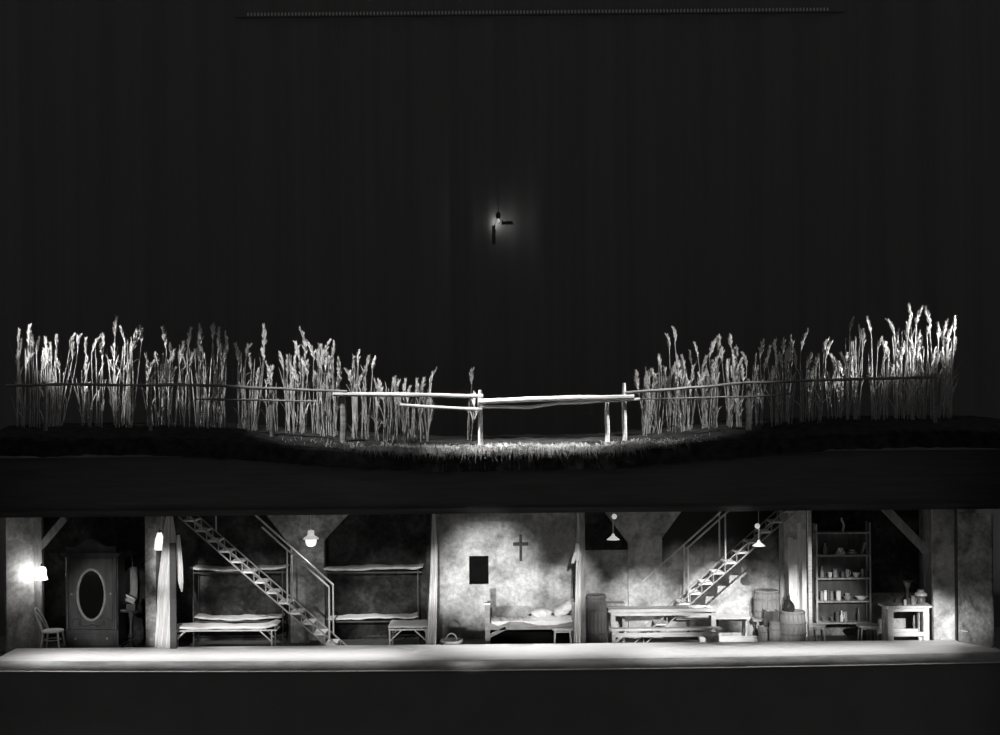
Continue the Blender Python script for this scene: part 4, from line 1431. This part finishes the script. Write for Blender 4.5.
rail(f1, [(6, 385.5), (60, 384.5), (118, 385), (200, 385), (260, 388), (347, 391.5)], 0.034, M_DKRAIL, -0.06)
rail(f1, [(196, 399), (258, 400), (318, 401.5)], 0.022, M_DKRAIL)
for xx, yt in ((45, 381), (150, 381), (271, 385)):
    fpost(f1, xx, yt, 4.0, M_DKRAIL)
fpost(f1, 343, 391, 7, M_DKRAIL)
rail(f2, [(333, 394.5), (400, 394.8), (483, 396)], 0.05, M_RAIL, -0.06)
rail(f2, [(400, 405), (440, 407.5), (482, 409.5)], 0.04, M_RAIL, -0.05)
rail(f2, [(478, 401.5), (530, 399), (580, 398), (634, 397)], 0.065, M_RAIL, -0.1)
rail(f2, [(480, 406.5), (529, 407.5), (560, 403), (640, 399)], 0.04, M_RAIL, -0.03)
fpost(f2, 480, 390, 5.2, M_RAIL)
fpost(f2, 624, 383, 5.2, M_RAIL)
fpost(f2, 607, 402, 5.2, M_RAIL)
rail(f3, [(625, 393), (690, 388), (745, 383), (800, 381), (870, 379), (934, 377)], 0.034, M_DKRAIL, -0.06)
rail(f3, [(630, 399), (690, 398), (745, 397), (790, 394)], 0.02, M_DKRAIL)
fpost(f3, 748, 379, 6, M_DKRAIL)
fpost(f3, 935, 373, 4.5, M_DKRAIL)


# ------------------------------------------------------------------ reeds
def blade_mesh(seed, L, wd, droop):
    rg = random.Random(seed)
    n = 7
    v, f = [], []
    az = 0.0
    for i in range(n + 1):
        u = i / n
        x = L * (0.22 * u + droop * u * u * 0.5)
        z = L * (u - droop * 0.55 * u ** 3)
        ww = wd * (math.sin(math.pi * (0.12 + 0.88 * u)) ** 0.7) * (1 if u < 1 else 0.05)
        v += [(x, -ww / 2, z), (x + ww * 0.25, 0, z - ww * 0.1), (x, ww / 2, z)]
    for i in range(n):
        for j in (0, 1):
            f.append((i * 3 + j, i * 3 + j + 1, (i + 1) * 3 + j + 1, (i + 1) * 3 + j))
    return MB().add(v, f).mesh('leaf', M_STRAW)


LEAVES = [blade_mesh(i, L, wd, d) for i, (L, wd, d) in enumerate(((0.75, 0.035, 0.15), (0.95, 0.045, 0.3), (0.6, 0.05, 0.5), (0.85, 0.04, 0.8), (1.1, 0.035, 0.1), (0.7, 0.06, 0.35)))]


def plume_mesh(seed):
    rg = random.Random(100 + seed)
    L = rg.uniform(0.28, 0.44)
    bend = rg.uniform(0.0, 0.10)
    mb = MB()
    mb.tube([(bend * u * u, 0, L * u) for u in np.linspace(0, 1, 6)], [0.01, 0.009, 0.008, 0.007, 0.005, 0.002], 5)
    for k in range(54):
        u = rg.uniform(0.02, 0.95)
        a = rg.uniform(0, 6.283)
        ln = (0.15 if u < 0.6 else 0.10) * rg.uniform(0.6, 1.1)
        sp = rg.uniform(0.1, 0.6)
        b0 = Vector((bend * u * u, 0, L * u))
        d = Vector((math.cos(a) * sp + 0.15 * bend, math.sin(a) * sp, 1)).normalized()
        s = d.cross(Vector((math.sin(a), -math.cos(a), 0.2))).normalized() * 0.011
        s2 = d.cross(s).normalized() * 0.008
        m_ = b0 + d * ln * 0.55
        mb.add([b0, m_ + s, b0 + d * ln, m_ - s, m_ + s2], [(0, 1, 2), (0, 2, 3), (0, 4, 2)])
    me = bpy.data.meshes.new('plume')
    me.from_pydata([tuple(p) for p in mb.v], [], mb.f)
    me.materials.append(M_PLUME)
    return me


PLUMES = [plume_mesh(i) for i in range(7)]
STEMS = []
for i in range(6):
    rg = random.Random(200 + i)
    b1, b2 = rg.uniform(-0.05, 0.05), rg.uniform(-0.10, 0.10)
    pts = [(b1 * math.sin(u * 3.14) + b2 * u * u - b2 * u, 0.5 * b1 * math.sin(u * 5), 2.0 * u) for u in np.linspace(0, 1, 9)]
    STEMS.append(MB().tube(pts, [0.0125, 0.012, 0.012, 0.0115, 0.011, 0.0105, 0.0095, 0.008, 0.006], 5).mesh('stalk', M_STRAW))


def reed(clump, bpx, tip, Y, plume=True, nleaf=3, rg=R, leafscale=1.0):
    bx = PX(bpx, Y, 430)
    base = Vector((bx, Y, G(bx, Y) - 0.03))
    tp = P(tip[0], tip[1], Y)
    tp.y = Y + rg.uniform(-0.25, 0.25)
    d = tp - base
    L = max(0.3, d.length - (0.32 * d.length / 2 if plume else 0))
    s = L / 2.0
    o = bpy.data.objects.new('stalk', rg.choice(STEMS))
    COL.objects.link(o)
    o.parent = clump
    o.location = base - ORG[clump]
    q = d.to_track_quat('Z', 'Y') @ Euler((0, 0, rg.uniform(0, 6.28))).to_quaternion()
    o.rotation_mode = 'QUATERNION'
    o.rotation_quaternion = q
    kk = 1.0 if s > 0.7 else 0.8
    o.scale = (max(s, 0.8), max(s, 0.8), s)
    if plume:
        p = bpy.data.objects.new('plume', rg.choice(PLUMES))
        COL.objects.link(p)
        p.parent = o
        p.location = (0, 0, 1.97)
        p.rotation_euler = (rg.uniform(-0.2, 0.2), rg.uniform(-0.1, 0.3), rg.uniform(0, 6.28))
        k = rg.uniform(0.9, 1.25)
        p.scale = (k / max(s, 0.8), k / max(s, 0.8), k / s)
    for _ in range(nleaf):
        u = rg.uniform(0.05, 0.75)
        l = bpy.data.objects.new('leaf', rg.choice(LEAVES))
        COL.objects.link(l)
        l.parent = o
        l.location = (0, 0, 2.0 * u)
        l.rotation_euler = (0, rg.uniform(-0.08, 0.12), rg.uniform(0, 6.28))
        k = rg.uniform(0.55, 1.0) * leafscale
        l.scale = (k / max(s, 0.8) , k / max(s, 0.8), k / s)
    return o


# clump: label, base px range, explicit tips, number of fillers, filler top range (y0, y1), spread
CL = [
    ('thick clump of heavy-headed reeds at the far left end', (18, 44), [(16, 326), (25, 328), (31, 332), (35, 338), (45, 340), (20, 340)], 7, (335, 362), 4),
    ('three-headed reed clump second from the left end', (50, 62), [(58, 331), (70, 330), (79, 331), (48, 350), (74, 345)], 6, (345, 375), 7),
    ('crossing reed clump with one bent plume left of the tallest left clump', (82, 102), [(86, 342), (96, 336), (104, 335), (104, 345)], 5, (348, 380), 6),
    ('tall bright reed clump with four spread heads at left', (116, 131), [(117, 317), (126, 325), (137, 326), (145, 326), (114, 345), (132, 340)], 9, (335, 372), 6),
    ('dim loose reed clump right of the four-headed clump', (148, 176), [(168, 332), (172, 346), (180, 350), (150, 358)], 8, (348, 378), 6),
    ('thin pair of reeds with round heads left of the tall grey clump', (182, 198), [(189, 331), (192, 353), (197, 333)], 5, (345, 380), 5),
    ('tall dense grey reed clump left of the forked stalks', (201, 224), [(200, 325), (212, 320), (219, 328), (228, 336), (206, 345), (222, 350)], 9, (340, 375), 6),
    ('bright forked reed clump beside a leaning pair of heads', (240, 256), [(237, 345), (246, 340), (264, 330), (266, 345), (252, 357)], 7, (350, 385), 5),
    ('short stubby reed with a leafy tuft behind the rail', (266, 276), [(272, 370), (266, 378)], 3, (378, 395), 3),
    ('reed clump with a lone high head left of the bushy clump', (287, 304), [(287, 362), (296, 353), (305, 329), (299, 345), (307, 342)], 8, (350, 385), 5),
    ('bushy many-headed reed clump above the wide dark post', (312, 336), [(316, 345), (325, 339), (334, 341), (329, 350), (340, 360), (320, 356)], 11, (345, 380), 6),
    ('slim three-headed reed clump right of the wide dark post', (354, 368), [(352, 356), (358, 349), (368, 362), (374, 357)], 8, (360, 392), 5),
    ('low leafy reed tuft on the bright rail left of the twin tufts', (375, 392), [(380, 384), (391, 383)], 6, (386, 402), 4),
    ('low dense reed tuft touching the end of the lower rail', (397, 406), [(399, 389), (404, 391)], 6, (390, 405), 4),
    ('reed tuft with one long stalk left of the open middle', (414, 428), [(430, 373), (420, 388), (416, 390)], 7, (390, 412), 5),
    ('single thick reed standing before the left bright post', (467, 471), [(472, 372), (475, 400)], 1, (395, 410), 2),
    ('low ragged reed clump hanging over the rail right of the bright posts', (645, 660), [(638, 383), (648, 382), (662, 358), (656, 378)], 11, (366, 395), 8),
    ('tall two-tipped reed clump right of the ragged clump', (668, 690), [(676, 322), (670, 332), (685, 362), (693, 372), (680, 366)], 12, (360, 390), 6),
    ('reed clump with thin crossing tips left of the hooked plume', (703, 716), [(696, 342), (709, 342), (718, 334), (688, 350), (714, 360)], 9, (358, 390), 5),
    ('reed clump with a hooked plume left of the dark right post', (728, 741), [(720, 348), (731, 330), (736, 346), (733, 356)], 8, (350, 385), 4),
    ('sparse reed pair just right of the dark right post', (753, 762), [(747, 355), (760, 344)], 4, (352, 388), 4),
    ('upright reed clump with twin heads in the dim right stretch', (772, 790), [(776, 340), (785, 339), (793, 343), (766, 350)], 8, (345, 385), 5),
    ('faint sparse reed clump in the darkest right stretch', (800, 822), [(803, 334), (825, 343), (808, 356), (815, 362)], 7, (350, 385), 6),
    ('dim low reed clump before the first bright right clump', (828, 842), [(825, 345), (838, 365)], 5, (360, 385), 5),
    ('reed clump with one tall feathery head at right', (847, 858), [(848, 314), (861, 326), (867, 330), (845, 358)], 8, (335, 378), 5),
    ('reed clump with drooping heads inside the right bright reeds', (872, 888), [(871, 315), (876, 335), (883, 342), (888, 345)], 8, (345, 380), 5),
    ('tall feathery reed clump with the highest heads at right', (896, 912), [(896, 317), (911, 300), (916, 306), (905, 322), (909, 315)], 10, (325, 370), 6),
    ('leaning reed clump between the highest heads and the right end', (914, 924), [(919, 330), (925, 320), (917, 340)], 8, (335, 370), 5),
    ('thick clump of heavy-headed reeds at the far right end', (932, 950), [(932, 306), (945, 317), (953, 315), (938, 325), (948, 330), (952, 345)], 9, (325, 360), 5),
]
for ci, (label, (b0, b1), tips, nf, (f0, f1_), sprd) in enumerate(CL):
    rg = random.Random(500 + ci)
    Yc = rg.uniform(1.6, 2.1)
    cxx = PX((b0 + b1) / 2, Yc, 430)
    low = f0 > 375
    cl = thing('reed_clump', (cxx, Yc, G(cxx, Yc)), label, 'reeds', 'reed clumps on the bank')
    for (tx, ty) in tips:
        frac = (tx - min(p[0] for p in tips)) / max(1, max(p[0] for p in tips) - min(p[0] for p in tips))
        reed(cl, b0 + (b1 - b0) * min(1, max(0, frac + rg.uniform(-0.2, 0.2))), (tx, ty), Yc + rg.uniform(-0.3, 0.35), True, rg.choice((1, 2, 3)) + (2 if low else 0), rg, 0.75)
    for _ in range(int(nf * 1.9)):
        bb = rg.uniform(b0 - 2, b1 + 2)
        reed(cl, bb, (bb + rg.uniform(-sprd, sprd), rg.uniform(f0, f1_)), Yc + rg.uniform(-0.35, 0.45), rg.random() < (0.2 if low else 0.3), rg.choice((0, 1, 1, 2, 3)), rg, 0.75 if low else 0.9)

# ------------------------------------------------------------------ grass on the bank edge
rg = random.Random(77)
v, f = [], []


def grass_blade(x, y, h, lean, wd):
    z = G(x, y) - 0.01
    a = rg.uniform(0, 6.283)
    dx, dy = math.cos(a) * lean, math.sin(a) * lean
    ax, ay = -math.sin(a) * wd, math.cos(a) * wd
    n = len(v)
    v.extend([(x - ax, y - ay, z), (x + ax, y + ay, z),
              (x + dx * 0.45 + ax * 0.7, y + dy * 0.45 + ay * 0.7, z + h * 0.7), (x + dx * 0.45 - ax * 0.7, y + dy * 0.45 - ay * 0.7, z + h * 0.7),
              (x + dx, y + dy, z + h * (0.75 if lean > h * 0.8 else 1))])
    f.extend([(n, n + 1, n + 2, n + 3), (n + 3, n + 2, n + 4)])


for _ in range(5000):
    x = rg.gauss(0.1, 1.9)
    if abs(x) > 5.5:
        continue
    y = rg.uniform(-0.15, 0.9)
    if math.sin(x * 5.3 + 3 * y) * math.sin(x * 2.1 + 1) < rg.uniform(-1.0, 0.35):
        continue
    grass_blade(x, y, rg.uniform(0.04, 0.12), rg.uniform(0.03, 0.12), 0.006)
TX = [rg.gauss(0.45, 0.75) for _ in range(70)] + [rg.gauss(-1.75, 0.45) for _ in range(36)] + [rg.gauss(2.7, 0.5) for _ in range(26)] + [rg.uniform(-3.4, 3.7) for _ in range(40)]
for tx in TX:              # tussocks along the edge, some hanging over it
    ty = rg.uniform(-0.2, 0.22)
    sz_ = rg.uniform(0.4, 1.5)
    for _ in range(int(46 * sz_)):
        a = rg.uniform(0, 6.283)
        rr = 0.12 * sz_ * math.sqrt(rg.random())
        x, y = tx + rr * 1.5 * math.cos(a), ty + rr * math.sin(a)
        z = G(x, max(y, -0.15)) + 0.015
        ln = rg.uniform(0.10, 0.27) * sz_
        dx, dy = math.cos(a) * ln * 0.75, math.sin(a) * ln * 0.6
        if y < 0.0:
            dy = -abs(dy) - 0.03
            end = rg.uniform(-0.75, 0.35) * ln
            dx *= rg.uniform(0.4, 1.9)
        else:
            end = rg.uniform(-0.2, 0.6) * ln
            dx *= rg.uniform(0.4, 1.8)
        n = len(v)
        ax, ay = 0.007, 0.003
        v.extend([(x - ax, y - ay, z), (x + ax, y + ay, z), (x + dx * 0.5 + ax, y + dy * 0.6 + ay, z + ln * 0.33), (x + dx * 0.5 - ax, y + dy * 0.6 - ay, z + ln * 0.33), (x + dx, y + dy, z + end)])
        f.extend([(n, n + 1, n + 2, n + 3), (n + 3, n + 2, n + 4)])
me = bpy.data.meshes.new('dry_grass')
me.from_pydata(v, [], f)
me.materials.append(M_GRASS)
o = bpy.data.objects.new('dry_grass', me)
COL.objects.link(o)
tag(o, 'bright dry grass fringing the front edge of the earth bank', 'grass', kind='stuff')

# ------------------------------------------------------------------ lantern before the backdrop
Y = 14.35
c = P(498.3, 220, Y)
t = thing('hanging_lantern', (c.x, Y, c.z), 'faintly glowing lantern high up against the black backdrop', 'lantern')
MB().tube([(c.x, 15.0, c.z + 0.5), (c.x, Y + 0.2, c.z + 0.45), (c.x, Y, c.z + 0.26)], 0.015, 6).build('wall_arm', M_DKIRON, t)
MB().lathe((c.x, Y - 0.02, c.z), [(0.03, 0.28), (0.075, 0.24), (0.08, 0.06), (0.05, 0.04)], 14).build('hood', M_DKIRON, t)
MB().lathe((c.x, Y - 0.02, c.z), [(0.02, 0.05), (0.05, 0.0), (0.045, -0.06), (0.02, -0.08)], 14).build('glass', M_OPAL, t)
MB().box(c.x + 0.12, c.x + 0.5, Y - 0.12, Y - 0.05, c.z - 0.17, c.z - 0.06).build('flag', M_DKIRON, t)
MB().box(c.x - 0.22, c.x - 0.10, Y - 0.10, Y - 0.05, c.z - 0.85, c.z - 0.2).build('side_plate', M_DKIRON, t)
MB().tube([(c.x - 0.16, Y - 0.08, c.z - 0.25), (c.x, Y - 0.03, c.z + 0.1), (c.x + 0.2, Y - 0.08, c.z - 0.1)], 0.012, 6).build('yoke', M_DKIRON, t)
lamp_light('lantern_bulb', (c.x + 0.02, 14.74, c.z - 0.02), 4.0, 0.04)

# ------------------------------------------------------------------ ring rail at the head of the backdrop
Y = 14.78
zc = PZ(500, 12.2, Y)
t = thing('curtain_rail', (0, Y, zc), 'high rail with a long row of small pale rings above the backdrop', 'curtain rail')
MB().tube([(PX(235, Y, 14), Y + 0.03, zc - 0.10), (PX(845, Y, 14), Y + 0.03, zc - 0.10)], 0.02, 6).build('rail', M_DKIRON, t)
ring = MB().ring((0, 0, 0), 0.018, 0.05, 0.016, 10, 5).mesh('ring', M_STEELRING)
n = 171
for k in range(n):
    o = bpy.data.objects.new('ring', ring)
    COL.objects.link(o)
    o.parent = t
    o.location = (PX(248 + k * 3.41, Y, 14), 0, 0.0)
    o.rotation_euler = (0, 0, R.uniform(-0.4, 0.4))
